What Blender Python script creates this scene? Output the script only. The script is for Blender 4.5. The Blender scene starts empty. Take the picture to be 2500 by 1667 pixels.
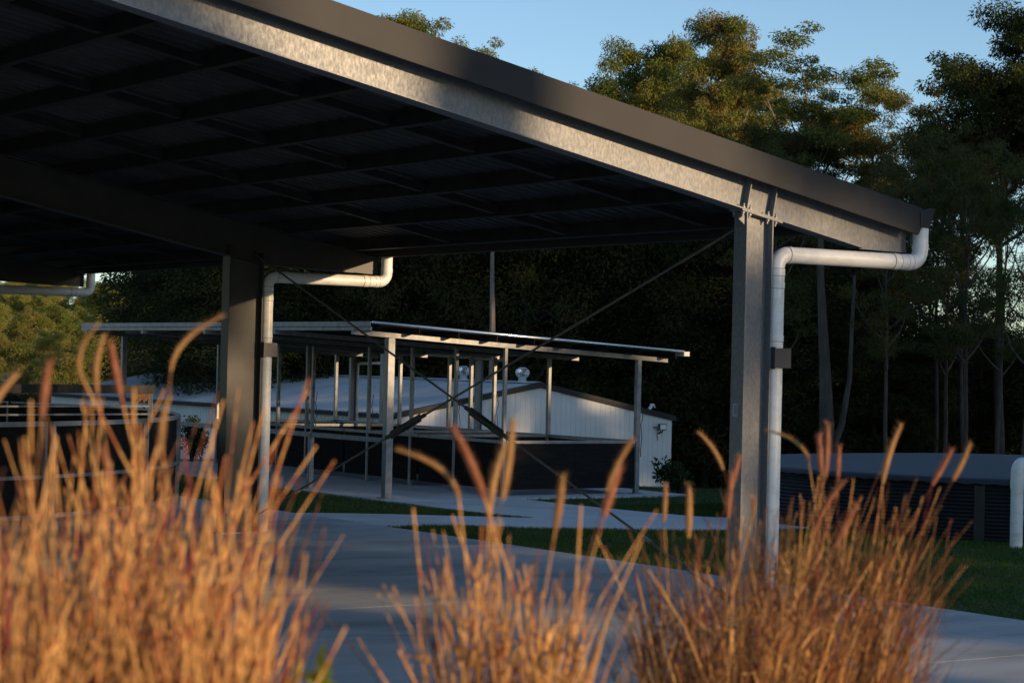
import bpy, math, random
import numpy as np
from mathutils import Vector, Matrix

# ------------------------------------------------------------------ camera, sky, sun, exposure
S = bpy.context.scene
COL = S.collection
CAM_Z = 2.14
PITCH, ROLL = 0.01092, 0.0237
cd = bpy.data.cameras.new('camera')
cam = bpy.data.objects.new('camera', cd)
COL.objects.link(cam)
cam.matrix_world = Matrix.Translation((0, 0, CAM_Z)) @ Matrix.Rotation(math.pi / 2 + PITCH, 4, 'X') @ Matrix.Rotation(ROLL, 4, 'Z')
cd.sensor_width = 36.0
cd.lens = 74.08
cd.clip_start = 0.05
cd.clip_end = 3000
cd.dof.use_dof = True
cd.dof.focus_distance = 30.0
cd.dof.aperture_fstop = 6.0
S.camera = cam

SUN_EL = math.radians(7.0)
SX, SY = 0.835, -0.550                       # horizontal direction towards the sun
SUN_AZ = math.atan2(SX, SY)                  # clockwise from +Y
w = bpy.data.worlds.new('World')
S.world = w
w.use_nodes = True
nt = w.node_tree
nt.nodes.clear()
sky = nt.nodes.new('ShaderNodeTexSky')
sky.sky_type = 'NISHITA'
sky.sun_disc = False
sky.sun_elevation = SUN_EL
sky.sun_rotation = SUN_AZ
sky.air_density = 0.7
sky.dust_density = 0.2
sky.ozone_density = 1.65
bg = nt.nodes.new('ShaderNodeBackground')
bg.inputs['Strength'].default_value = 0.15
wo = nt.nodes.new('ShaderNodeOutputWorld')
nt.links.new(sky.outputs[0], bg.inputs[0])
nt.links.new(bg.outputs[0], wo.inputs[0])

sd = bpy.data.lights.new('sun', 'SUN')
sd.energy = 3.5
sd.angle = math.radians(0.5)
sd.color = (1.0, 0.70, 0.40)
sun = bpy.data.objects.new('sun', sd)
COL.objects.link(sun)
to_sun = Vector((SX * math.cos(SUN_EL), SY * math.cos(SUN_EL), math.sin(SUN_EL)))
sun.rotation_euler = to_sun.to_track_quat('Z', 'Y').to_euler()

vs = S.view_settings
vs.view_transform = 'Standard'
vs.look = 'None'
vs.gamma = 1.0
vs.exposure = 0.60
vs.use_curve_mapping = False
S.cycles.max_bounces = 6
S.cycles.transparent_max_bounces = 8

# ------------------------------------------------------------------ helpers
rnd = random.Random(7)
A = 0.60463                                   # the yard's grid turned this much from the camera's axes
OX, OY = 1.9876, 18.0304                      # near column's corner
TX, TY = math.cos(A), math.sin(A)
LX, LY = -math.sin(A), math.cos(A)


def P(t, l, z=0.0):
    return Vector((OX + t * TX + l * LX, OY + t * TY + l * LY, z))


def tl_of(x, y):
    dx, dy = x - OX, y - OY
    return dx * TX + dy * TY, dx * LX + dy * LY


def new_mat(name):
    m = bpy.data.materials.new(name)
    m.use_nodes = True
    n = m.node_tree
    b = n.nodes['Principled BSDF']
    return m, n, b


def noise(n, scale, detail=4, rough=0.55, coord='Object', stretch=None):
    tc = n.nodes.new('ShaderNodeTexCoord')
    nz = n.nodes.new('ShaderNodeTexNoise')
    nz.inputs['Scale'].default_value = scale
    nz.inputs['Detail'].default_value = detail
    nz.inputs['Roughness'].default_value = rough
    if stretch:
        mp = n.nodes.new('ShaderNodeMapping')
        mp.inputs['Scale'].default_value = stretch
        n.links.new(tc.outputs[coord], mp.inputs[0])
        n.links.new(mp.outputs[0], nz.inputs['Vector'])
    else:
        n.links.new(tc.outputs[coord], nz.inputs['Vector'])
    return nz


def ramp(n, src, stops):
    r = n.nodes.new('ShaderNodeValToRGB')
    els = r.color_ramp.elements
    while len(els) < len(stops):
        els.new(0.5)
    for e, (p, c) in zip(els, stops):
        e.position = p
        e.color = (c[0], c[1], c[2], 1)
    n.links.new(src, r.inputs[0])
    return r


def mat(name, c1, c2=None, scale=3.0, rough=0.6, metal=0.0, bump=0.0, bscale=40.0, stretch=None, lo=0.35, hi=0.65, spec=0.5, coord='Object', r2=None):
    m, n, b = new_mat(name)
    b.inputs['Roughness'].default_value = rough
    b.inputs['Metallic'].default_value = metal
    b.inputs['Specular IOR Level'].default_value = spec
    if c2 is None:
        b.inputs['Base Color'].default_value = (*c1, 1)
    else:
        nz = noise(n, scale, 5, 0.6, coord, stretch)
        r = ramp(n, nz.outputs[0], [(lo, c1), (hi, c2)])
        n.links.new(r.outputs[0], b.inputs['Base Color'])
        if r2 is not None:
            mr = n.nodes.new('ShaderNodeMapRange')
            mr.inputs['From Min'].default_value = lo
            mr.inputs['From Max'].default_value = hi
            mr.inputs['To Min'].default_value = rough
            mr.inputs['To Max'].default_value = r2
            n.links.new(nz.outputs[0], mr.inputs['Value'])
            n.links.new(mr.outputs[0], b.inputs['Roughness'])
    if bump:
        nb = noise(n, bscale, 4, 0.6, coord, stretch)
        bp = n.nodes.new('ShaderNodeBump')
        bp.inputs['Strength'].default_value = bump
        bp.inputs['Distance'].default_value = 0.02
        n.links.new(nb.outputs[0], bp.inputs['Height'])
        n.links.new(bp.outputs[0], b.inputs['Normal'])
    return m


def leaf_mat(name, cols, scale=0.5, trans=0.3, rough=0.5, fine=6.0):
    """leaf colours drifting in clumps through the crown, a little light passing through"""
    m, n, b = new_mat(name)
    nz = noise(n, scale, 3, 0.7)
    oi = n.nodes.new('ShaderNodeObjectInfo')
    ad = n.nodes.new('ShaderNodeMath')
    ad.operation = 'MULTIPLY_ADD'
    ad.inputs[1].default_value = 0.16
    n.links.new(oi.outputs['Random'], ad.inputs[0])
    n.links.new(nz.outputs[0], ad.inputs[2])
    nz2 = noise(n, fine, 1, 0.5)
    ad2 = n.nodes.new('ShaderNodeMath')
    ad2.operation = 'MULTIPLY_ADD'
    ad2.inputs[1].default_value = 0.22
    n.links.new(nz2.outputs[0], ad2.inputs[0])
    n.links.new(ad.outputs[0], ad2.inputs[2])
    k = len(cols)
    r = ramp(n, ad2.outputs[0], [(0.42 + 0.40 * i / (k - 1), c) for i, c in enumerate(cols)])
    n.links.new(r.outputs[0], b.inputs['Base Color'])
    b.inputs['Roughness'].default_value = rough
    b.inputs['Specular IOR Level'].default_value = 0.12
    t = n.nodes.new('ShaderNodeBsdfTranslucent')
    n.links.new(r.outputs[0], t.inputs[0])
    mx = n.nodes.new('ShaderNodeMixShader')
    mx.inputs[0].default_value = trans
    out = n.nodes['Material Output']
    n.links.new(b.outputs[0], mx.inputs[1])
    n.links.new(t.outputs[0], mx.inputs[2])
    n.links.new(mx.outputs[0], out.inputs[0])
    return m


M = {}
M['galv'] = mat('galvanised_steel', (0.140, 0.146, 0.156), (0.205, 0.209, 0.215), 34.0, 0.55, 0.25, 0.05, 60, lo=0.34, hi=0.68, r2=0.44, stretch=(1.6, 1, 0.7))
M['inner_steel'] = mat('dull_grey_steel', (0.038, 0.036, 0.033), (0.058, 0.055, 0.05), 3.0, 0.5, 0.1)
M['galv_dull'] = mat('galvanised_tube', (0.20, 0.203, 0.207), (0.30, 0.30, 0.30), 9.0, 0.5, 0.35, 0.0)
M['galv_dark'] = mat('shade_dark_zinc', (0.024, 0.024, 0.023), (0.042, 0.042, 0.040), 4.0, 0.6, 0.1, spec=0.2)  # galvanised steel darkened to stand in for deep shade under the roofs
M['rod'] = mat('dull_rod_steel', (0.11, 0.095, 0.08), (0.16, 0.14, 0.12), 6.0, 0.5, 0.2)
M['roofing'] = mat('shaded_zincalume_sheet', (0.045, 0.047, 0.047), (0.075, 0.077, 0.077), 2.0, 0.5, 0.1, spec=0.2)  # sheet colour lowered to put the underside's deep shade into it
M['grey_paint'] = mat('dark_grey_colour_coat', (0.026, 0.026, 0.027), (0.033, 0.033, 0.034), 1.5, 0.55, 0.0, spec=0.2)
M['dark_paint'] = mat('black_grey_paint', (0.035, 0.036, 0.038), (0.05, 0.05, 0.052), 4, 0.45)
M['pvc'] = mat('white_pvc', (0.58, 0.575, 0.54), (0.76, 0.76, 0.74), 4.0, 0.38, lo=0.28, hi=0.52, stretch=(1, 1, 2.5))
M['pvc_joint'] = mat('pvc_joint_shadow_line', (0.20, 0.195, 0.18), None, rough=0.5)
M['concrete'] = mat('concrete', (0.36, 0.36, 0.35), (0.54, 0.535, 0.52), 0.7, 0.8, 0, 0.12, 90, lo=0.3, hi=0.7, stretch=(0.5, 1.6, 1))
def weathered(m, dark=0.46):
    n = m.node_tree
    b = n.nodes['Principled BSDF']
    src = b.inputs['Base Color'].links[0].from_socket
    tc = n.nodes.new('ShaderNodeTexCoord')
    cols = src
    for sc_, lo_, hi_, st in ((0.35, 0.50, 0.72, (1, 2.2, 1)), (26.0, 0.62, 0.74, (1, 1, 1))):
        mp = n.nodes.new('ShaderNodeMapping')
        mp.inputs['Scale'].default_value = st
        nz = n.nodes.new('ShaderNodeTexNoise')
        nz.inputs['Scale'].default_value = sc_
        nz.inputs['Detail'].default_value = 6
        nz.inputs['Roughness'].default_value = 0.65
        n.links.new(tc.outputs['Object'], mp.inputs[0])
        n.links.new(mp.outputs[0], nz.inputs['Vector'])
        r = ramp(n, nz.outputs[0], [(lo_, (1, 1, 1)), (hi_, (dark, dark, dark * 0.97))])
        mx = n.nodes.new('ShaderNodeMix')
        mx.data_type = 'RGBA'
        mx.blend_type = 'MULTIPLY'
        mx.inputs[0].default_value = 1.0
        n.links.new(cols, mx.inputs[6])
        n.links.new(r.outputs[0], mx.inputs[7])
        cols = mx.outputs[2]
    n.links.new(cols, b.inputs['Base Color'])


weathered(M['concrete'])
M['concrete_pale'] = mat('pale_concrete', (0.58, 0.575, 0.565), (0.68, 0.675, 0.66), 1.0, 0.85, 0, 0.1, 90)
weathered(M['concrete_pale'], 0.82)
M['white_sheet'] = mat('off_white_wall_sheet', (0.60, 0.61, 0.61), (0.68, 0.68, 0.67), 1.2, 0.45)
M['white_roof'] = mat('pale_roof_sheet', (0.42, 0.44, 0.46), (0.56, 0.57, 0.58), 0.5, 0.5, 0.1, stretch=(0.3, 2.0, 1))
M['rubber'] = mat('black_rubber_belt', (0.009, 0.009, 0.009), (0.020, 0.018, 0.016), 3, 0.85, 0, 0.2, 12, stretch=(1, 1, 9), spec=0.12)
M['timber_dark'] = mat('dark_weathered_beam', (0.03, 0.025, 0.02), (0.05, 0.042, 0.034), 6, 0.75)
M['rust'] = mat('rusty_fringe', (0.16, 0.075, 0.035), (0.30, 0.17, 0.09), 25, 0.85)
M['chrome'] = mat('bright_aluminium', (0.75, 0.76, 0.77), None, rough=0.22, metal=0.9)
M['glass'] = mat('lamp_glass', (0.75, 0.76, 0.74), None, rough=0.12)
M['tank_lid'] = mat('blue_grey_tank_lid', (0.024, 0.030, 0.040), (0.030, 0.037, 0.048), 3, 0.5, spec=0.3)
M['tank_wall'] = mat('black_corrugated_tank', (0.010, 0.011, 0.013), (0.018, 0.019, 0.022), 3, 0.55)
M['sticker'] = mat('label_paper', (0.45, 0.46, 0.47), None, rough=0.6)
M['ink'] = mat('label_ink', (0.05, 0.05, 0.06), None, rough=0.6)
M['lawn'] = mat('lawn_soil', (0.024, 0.050, 0.011), (0.042, 0.070, 0.018), 1.4, 0.9, 0, 0.5, 30)
M['dirt'] = mat('forest_floor', (0.035, 0.028, 0.018), (0.055, 0.05, 0.028), 0.8, 0.95, 0, 0.4, 6)
M['mulch'] = mat('bark_mulch', (0.035, 0.024, 0.016), (0.075, 0.052, 0.034), 22, 0.95, 0, 0.7, 40)
M['hill_scrub'] = mat('hillside_scrub', (0.045, 0.055, 0.016), (0.10, 0.10, 0.03), 0.6, 0.95, 0, 0.6, 1.5)
M['blade'] = leaf_mat('lawn_blade', [(0.036, 0.085, 0.014), (0.055, 0.115, 0.020), (0.10, 0.13, 0.034)], 0.9, 0.3)
M['bark_dark'] = mat('dark_bark', (0.035, 0.028, 0.023), (0.085, 0.07, 0.058), 3.0, 0.9, 0, 0.4, 14, stretch=(3, 3, 0.6))
M['bark'] = mat('grey_brown_bark', (0.035, 0.027, 0.021), (0.095, 0.07, 0.05), 3.0, 0.85, 0, 0.4, 14, stretch=(3, 3, 0.6))
M['bark_pale'] = mat('pale_smooth_bark', (0.13, 0.10, 0.078), (0.26, 0.20, 0.155), 2.0, 0.8, 0, 0.3, 12, stretch=(3, 3, 0.5))
M['leaf_olive'] = leaf_mat('olive_leaf', [(0.040, 0.062, 0.013), (0.085, 0.115, 0.020), (0.155, 0.178, 0.033), (0.205, 0.195, 0.042), (0.20, 0.135, 0.038)], 0.42, 0.32)
M['leaf_dark'] = leaf_mat('shaded_wood_leaf', [(0.012, 0.020, 0.007), (0.024, 0.034, 0.010), (0.044, 0.053, 0.015), (0.072, 0.055, 0.021)], 0.4, 0.25, 0.7)  # leaf colours darkened to hold the shade of the wood
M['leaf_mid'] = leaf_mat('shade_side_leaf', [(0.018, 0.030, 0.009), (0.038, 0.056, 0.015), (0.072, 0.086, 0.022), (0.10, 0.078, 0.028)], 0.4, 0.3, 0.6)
M['leaf_hill'] = leaf_mat('hill_leaf', [(0.06, 0.09, 0.018), (0.15, 0.18, 0.034), (0.27, 0.26, 0.055), (0.33, 0.25, 0.075)], 0.14, 0.4)
M['leaf_shrub'] = leaf_mat('shrub_leaf', [(0.022, 0.040, 0.012), (0.040, 0.065, 0.018)], 2.0, 0.25)
M['weed'] = leaf_mat('weed_leaf', [(0.10, 0.15, 0.02), (0.17, 0.22, 0.03)], 9.0, 0.4)
M['straw'] = leaf_mat('dry_straw', [(0.30, 0.13, 0.046), (0.64, 0.33, 0.115), (0.82, 0.50, 0.19), (0.50, 0.17, 0.07)], 14.0, 0.30, 0.6, 60)
M['straw_dark'] = leaf_mat('withered_shaded_straw', [(0.062, 0.032, 0.019), (0.135, 0.068, 0.034), (0.27, 0.148, 0.066), (0.14, 0.052, 0.034)], 14.0, 0.25, 0.6, 60)  # withered brown, darkened further for the part shade on the right clumps
M['head_tan'] = leaf_mat('tan_seed_head', [(0.42, 0.22, 0.095), (0.55, 0.33, 0.14)], 20.0, 0.35, 0.7)
M['head_pink'] = leaf_mat('rosy_seed_head', [(0.38, 0.15, 0.085), (0.48, 0.22, 0.12)], 20.0, 0.35, 0.7)
M['wine'] = leaf_mat('wine_red_stem', [(0.20, 0.035, 0.04), (0.30, 0.07, 0.06)], 14.0, 0.25)


class MB:
    """collects verts and faces and links them as ONE mesh object"""
    def __init__(s):
        s.v, s.f = [], []

    def poly(s, pts):
        i = len(s.v)
        s.v += [tuple(p) for p in pts]
        s.f.append(tuple(range(i, i + len(pts))))

    def hexa(s, p):
        i = len(s.v)
        s.v += [tuple(q) for q in p]
        for f in ((0, 3, 2, 1), (4, 5, 6, 7), (0, 1, 5, 4), (1, 2, 6, 5), (2, 3, 7, 6), (3, 0, 4, 7)):
            s.f.append(tuple(i + k for k in f))

    def box(s, a0, a1, b0, b1, c0, c1):
        s.hexa([(a0, b0, c0), (a1, b0, c0), (a1, b1, c0), (a0, b1, c0), (a0, b0, c1), (a1, b0, c1), (a1, b1, c1), (a0, b1, c1)])

    def prism(s, prof, axis, d0, d1):
        """closed profile swept along one axis; axis 1: prof is (x,z); axis 0: (y,z); axis 2: (x,y)"""
        def mk(p, d):
            return (p[0], d, p[1]) if axis == 1 else ((d, p[0], p[1]) if axis == 0 else (p[0], p[1], d))
        n, i = len(prof), len(s.v)
        s.v += [mk(p, d0) for p in prof] + [mk(p, d1) for p in prof]
        s.f.append(tuple(i + k for k in range(n)))
        s.f.append(tuple(i + n + k for k in reversed(range(n))))
        for k in range(n):
            s.f.append((i + k, i + n + k, i + n + (k + 1) % n, i + (k + 1) % n))

    def bar(s, p, q, wd, ht, up=(0, 0, 1)):
        p, q = Vector(p), Vector(q)
        d = (q - p).normalized()
        sd_ = d.cross(Vector(up))
        if sd_.length < 1e-4:
            sd_ = Vector((1, 0, 0))
        sd_.normalize()
        u = sd_.cross(d).normalized()
        a, b = sd_ * wd / 2, u * ht / 2
        s.hexa([p - a - b, p + a - b, p + a + b, p - a + b, q - a - b, q + a - b, q + a + b, q - a + b])

    def tube(s, path, r, n=8, cap=True):
        path = [Vector(p) for p in path]
        rs = r if isinstance(r, (list, tuple)) else [r] * len(path)
        i0 = len(s.v)
        ref = None
        for k, p in enumerate(path):
            d = (path[min(k + 1, len(path) - 1)] - path[max(k - 1, 0)])
            d = d.normalized() if d.length > 1e-9 else Vector((0, 0, 1))
            if ref is None:
                ref = Vector((1, 0, 0)) if abs(d.x) < 0.9 else Vector((0, 1, 0))
            u = (ref - d * ref.dot(d)).normalized()
            ref = u
            v = d.cross(u)
            for j in range(n):
                a = 2 * math.pi * j / n
                s.v.append(tuple(p + (u * math.cos(a) + v * math.sin(a)) * rs[k]))
        for k in range(len(path) - 1):
            for j in range(n):
                a, b = i0 + k * n + j, i0 + k * n + (j + 1) % n
                s.f.append((a, b, b + n, a + n))
        if cap:
            s.f.append(tuple(i0 + j for j in reversed(range(n))))
            e = i0 + (len(path) - 1) * n
            s.f.append(tuple(e + j for j in range(n)))

    def lathe(s, prof, n=24, c=(0, 0, 0)):
        i0 = len(s.v)
        for r, z in prof:
            for j in range(n):
                a = 2 * math.pi * j / n
                s.v.append((c[0] + r * math.cos(a), c[1] + r * math.sin(a), c[2] + z))
        for k in range(len(prof) - 1):
            for j in range(n):
                a, b = i0 + k * n + j, i0 + k * n + (j + 1) % n
                s.f.append((a, b, b + n, a + n))

    def mesh(s, name, m, smooth=False):
        me = bpy.data.meshes.new(name)
        me.from_pydata(s.v, [], s.f)
        me.update()
        if m is not None:
            me.materials.append(m)
        if smooth:
            me.shade_smooth()
        return me

    def build(s, name, m, parent=None, smooth=False, bevel=0.0):
        o = bpy.data.objects.new(name, s.mesh(name, m, smooth))
        COL.objects.link(o)
        if parent is not None:
            o.parent = parent
        if bevel:
            md = o.modifiers.new('bevel', 'BEVEL')
            md.width = bevel
            md.segments = 2
            md.limit_method = 'ANGLE'
        return o


def obj(name, me, parent=None):
    o = bpy.data.objects.new(name, me)
    COL.objects.link(o)
    if parent is not None:
        o.parent = parent
    return o


def tag(o, label, cat, group=None):
    o['label'] = label
    o['category'] = cat
    if group:
        o['group'] = group
    return o


def thing(name, label, cat, loc=(0, 0, 0), rz=0.0, group=None):
    o = bpy.data.objects.new(name, None)
    o.empty_display_size = 0.2
    COL.objects.link(o)
    o.location = loc
    o.rotation_euler = (0, 0, rz)
    return tag(o, label, cat, group)


def struct(o):
    o['kind'] = 'structure'
    return o


def fast_mesh(name, V, F, m, smooth=False):
    """V (n,3) array, F (k,4) or (k,3) index array"""
    me = bpy.data.meshes.new(name)
    k = F.shape[1]
    me.vertices.add(len(V))
    me.vertices.foreach_set('co', V.astype(np.float32).ravel())
    me.loops.add(F.size)
    me.loops.foreach_set('vertex_index', F.astype(np.int32).ravel())
    me.polygons.add(len(F))
    me.polygons.foreach_set('loop_start', np.arange(0, F.size, k, dtype=np.int32))
    me.polygons.foreach_set('loop_total', np.full(len(F), k, dtype=np.int32))
    me.update(calc_edges=True)
    me.materials.append(m)
    if smooth:
        me.shade_smooth()
    return me


def sstep(a, b, x):
    t = min(1.0, max(0.0, (x - a) / (b - a)))
    return t * t * (3 - 2 * t)


# ------------------------------------------------------------------ ground
def ground_z(x, y):
    t, l = tl_of(x, y)
    d = max(sstep(14.0, 26.0, l) * sstep(11.2, 15.5, t), sstep(27.0, 38.0, l) * sstep(-2.0, 6.0, t), sstep(48, 66, y))
    z = -1.6 * d
    if y > 90:
        side = sstep(0.02, 0.16, -x / y)                      # only the far left climbs
        z += side * (-5.6 * sstep(88, 122, y) + 0.038 * max(0, min(y, 440) - 125) + 0.10 * sstep(100, 150, y) * max(-20, min(25, -x - 0.2 * y))) + (0.01 * (min(y, 500) - 90)) * (1 - side)
        if y > 440:
            z -= side * 0.02 * (y - 440)
    return z - 0.035


def grid(xs, ys, zf):
    V = np.array([(x, y, zf(x, y)) for y in ys for x in xs])
    nx, ny = len(xs), len(ys)
    F = np.array([(j * nx + i, j * nx + i + 1, (j + 1) * nx + i + 1, (j + 1) * nx + i) for j in range(ny - 1) for i in range(nx - 1)])
    return V, F


xs = np.concatenate([np.linspace(-900, -130, 12), np.linspace(-120, -24, 25), np.linspace(-22, 22, 45), np.linspace(24, 120, 25), np.linspace(130, 900, 12)])
ys = np.concatenate([np.linspace(-700, -60, 10), np.linspace(-50, 10, 13), np.linspace(11, 70, 60), np.linspace(73, 160, 30), np.linspace(170, 600, 30), np.linspace(650, 1600, 8)])
V, F = grid(xs, ys, ground_z)
gme = fast_mesh('ground', V, F, M['lawn'], True)
gme.materials.append(M['dirt'])
gme.materials.append(M['hill_scrub'])
idx = np.zeros(len(F), dtype=np.int32)
cen = V[F].mean(axis=1)
far = (cen[:, 1] > 62) | (np.abs(cen[:, 0]) > 60) | (cen[:, 1] < -14)
idx[far] = 1
idx[(cen[:, 1] > 115) & (cen[:, 0] < -0.10 * cen[:, 1])] = 2
gme.polygons.foreach_set('material_index', idx)
struct(obj('ground', gme))

# shed floor: concrete bays parted by saw cuts
slab = thing('concrete_slab', '', '', P(0, 0), A)
del slab['label'], slab['category']
struct(slab)
tc = [-34, -26, -18, -13.5, -9, -5.4, -2.1, 1.15, 2.42]
lc = [-26, -18.7, -14.0, -9.34, -6.1, -2.6, 2.1, 6.9, 11.4, 15.8, 20.2, 24.7, 29.2]
for i in range(len(tc) - 1):
    for j in range(len(lc) - 1):
        b = MB()
        g = 0.0045
        b.box(tc[i] + g, tc[i + 1] - g, lc[j] + g, lc[j + 1] - g, -0.12, 0.0)
        b.build('bay', M['concrete'], slab)
b = MB()
b.box(tc[0], tc[-1], lc[0], lc[-1], -0.2, -0.115)
b.build('sub_base', M['dirt'], slab)


def sheet(name, pts, z, m, th=0.12):
    b = MB()
    n = len(pts)
    top = [P(t, l, z) for t, l in pts]
    bot = [P(t, l, z - th) for t, l in pts]
    b.poly(top)
    for k in range(n):
        b.poly([top[k], bot[k], bot[(k + 1) % n], top[(k + 1) % n]])
    return struct(b.build(name, m))


def curve(pts, n=6):
    """Catmull-Rom through points"""
    out = []
    for i in range(len(pts) - 1):
        p0, p1, p2, p3 = pts[max(i - 1, 0)], pts[i], pts[i + 1], pts[min(i + 2, len(pts) - 1)]
        for k in range(n):
            u = k / n
            out.append(tuple(0.5 * (2 * b_ + (c_ - a_) * u + (2 * a_ - 5 * b_ + 4 * c_ - d_) * u * u + (3 * b_ - a_ - 3 * c_ + d_) * u ** 3)
                             for a_, b_, c_, d_ in zip(p0, p1, p2, p3)))
    out.append(pts[-1])
    return out


inner = curve([(2.46, 10.0), (3.42, 9.93), (4.29, 9.2), (6.25, 8.2), (7.4, 7.9), (8.6, 7.95)])
outer = curve([(8.6, 9.7), (7.9, 10.05), (7.55, 12.3), (7.55, 14.1)])
tip = curve([(5.12, 14.1), (5.12, 11.9), (5.33, 10.6), (4.85, 10.85), (3.48, 11.85), (2.46, 12.35)])
sheet('concrete_path', inner + outer + tip, -0.008, M['concrete_pale'])
sheet('shelter_slab', [(5.05, 14.104), (5.05, 25.6), (11.1, 25.6), (11.1, 14.104)], -0.004, M['concrete_pale'], 0.16)

# planted bed in front of the camera
def bed_z(x, y):
    r = math.hypot(x / 7.5, (y - 1.0) / 7.6)
    return -0.04 + 0.79 * (1 - sstep(0.72, 1.0, r)) + 0.02 * math.sin(7 * x) * math.sin(6.1 * y)


V, F = grid(np.linspace(-8, 8, 50), np.linspace(-7, 9, 50), bed_z)
struct(obj('garden_bed', fast_mesh('garden_bed', V, F, M['mulch'], True)))

# short lawn blades on the strips of grass
rs = np.random.RandomState(3)


def lawn_pts(n, t0, t1, l0, l1, keep):
    t = rs.uniform(t0, t1, n)
    l = rs.uniform(l0, l1, n)
    k = keep(t, l)
    return np.stack([t[k], l[k]], 1)


def in_poly(t, l, poly):
    r = np.zeros(len(t), bool)
    n = len(poly)
    for i in range(n):
        x0, y0 = poly[i]
        x1, y1 = poly[(i + 1) % n]
        c = ((y0 > l) != (y1 > l)) & (t < (x1 - x0) * (l - y0) / (y1 - y0 + 1e-12) + x0)
        r ^= c
    return r


path_poly = inner + outer + tip
pts = np.concatenate([
    lawn_pts(150000, 2.44, 11.5, -3.5, 12.5, lambda t, l: ~in_poly(t, l, path_poly)),
    lawn_pts(26000, 2.44, 5.05, 10, 26, lambda t, l: ~in_poly(t, l, path_poly)),
    lawn_pts(30000, 7.5, 16, 10, 19, lambda t, l: ~in_poly(t, l, path_poly) & ~((t < 11.12) & (l > 14.1)))])
W = np.stack([OX + pts[:, 0] * TX + pts[:, 1] * LX, OY + pts[:, 0] * TY + pts[:, 1] * LY], 1)
tank_c = (7.5, 31.5)
W = W[np.hypot(W[:, 0] - tank_c[0], W[:, 1] - tank_c[1]) > 4.15]
n = len(W)
zb = np.array([ground_z(x, y) for x, y in W])
a = rs.uniform(0, 2 * np.pi, n)
h = rs.uniform(0.025, 0.055, n)
wd = 0.007
base = np.stack([W[:, 0], W[:, 1], zb], 1)
dx = np.stack([np.cos(a) * wd, np.sin(a) * wd, np.zeros(n)], 1)
tipv = base + np.stack([rs.normal(0, 0.02, n), rs.normal(0, 0.02, n), h], 1)
V = np.stack([base - dx, base + dx, tipv], 1).reshape(-1, 3)
F = np.arange(3 * n).reshape(-1, 3)
o = obj('lawn_grass', fast_mesh('lawn_grass', V, F, M['blade']))
o['kind'] = 'stuff'

# ------------------------------------------------------------------ the near steel shed
SL = 0.18762                                   # roof fall per metre
ZB = 3.51                                      # underside of rafter at the column line
BAY = 9.339
RIDGE = -9.2
shed = thing('steel_shed', 'large open sided steel shed with dark grey barge board and galvanised rafters', 'shed', P(0, 0), A)
cs = 1 / math.sqrt(1 + SL * SL)


def zr(t, off=0.0):
    return ZB + off - SL * t


def column(l0, t0, t1, wid, name='column'):
    b = MB()
    fl = 0.013
    zt0, zt1 = zr(t0) - 0.018, zr(t1) - 0.018
    for (a0, a1) in ((t0, t0 + fl), (t1 - fl, t1)):
        b.prism([(a0, 0.0), (a1, 0.0), (a1, zr(a1) - 0.018), (a0, zr(a0) - 0.018)], 1, l0, l0 + wid)
    c = l0 + wid / 2
    b.prism([(t0 + fl, 0.0), (t1 - fl, 0.0), (t1 - fl, zr(t1 - fl) - 0.018), (t0 + fl, zr(t0 + fl) - 0.018)], 1, c - 0.004, c + 0.004)
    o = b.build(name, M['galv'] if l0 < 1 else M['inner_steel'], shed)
    bp = MB()
    bp.box(t0 - 0.06, t1 + 0.06, l0 - 0.03, l0 + wid + 0.03, 0.001, 0.022)
    bp.build('base_plate', M['galv'], o)
    return o


def rafter(l0, depth, wid, tlow, rid):
    """I section following the roof, its outer end cut level underneath"""
    b = MB()
    fl = 0.012
    c = l0 + wid / 2
    dz = depth / cs
    end = 1.98
    knee = 1.38
    def slab_(o0, o1, ta, tb, y0, y1):
        b.prism([(ta, zr(ta, o0)), (tb, zr(tb, o0)), (tb, zr(tb, o1)), (ta, zr(ta, o1))], 1, y0, y1)
    drop = dz - 0.304 / cs
    if drop > 0.02:                                        # deep inner rafters keep the same top line
        slab_(-drop, -drop + fl, rid, 0.30, l0, l0 + wid)
        b.prism([(0.30, zr(0.30, -drop)), (knee + 0.2, 3.25), (knee + 0.2, 3.25 + fl), (0.30, zr(0.30, -drop) + fl)], 1, l0, l0 + wid)
        b.prism([(rid, zr(rid, -drop + fl)), (0.30, zr(0.30, -drop + fl)), (knee + 0.2, 3.25 + fl), (end, 3.243), (end, zr(end, 0.304 / cs - fl)), (rid, zr(rid, 0.304 / cs - fl))], 1, c - 0.005, c + 0.005)
    else:
        slab_(0, fl, rid, knee, l0, l0 + wid)
        b.prism([(rid, zr(rid, fl)), (knee, zr(knee, fl)), (knee + 0.02, 3.250), (end, 3.243), (end, zr(end, dz - fl)), (rid, zr(rid, dz - fl))], 1, c - 0.004, c + 0.004)
    slab_(0.304 / cs - fl, 0.304 / cs, rid, end, l0, l0 + wid)
    return b.build('rafter', M['galv'] if l0 < 1 else M['inner_steel'], shed)


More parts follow.
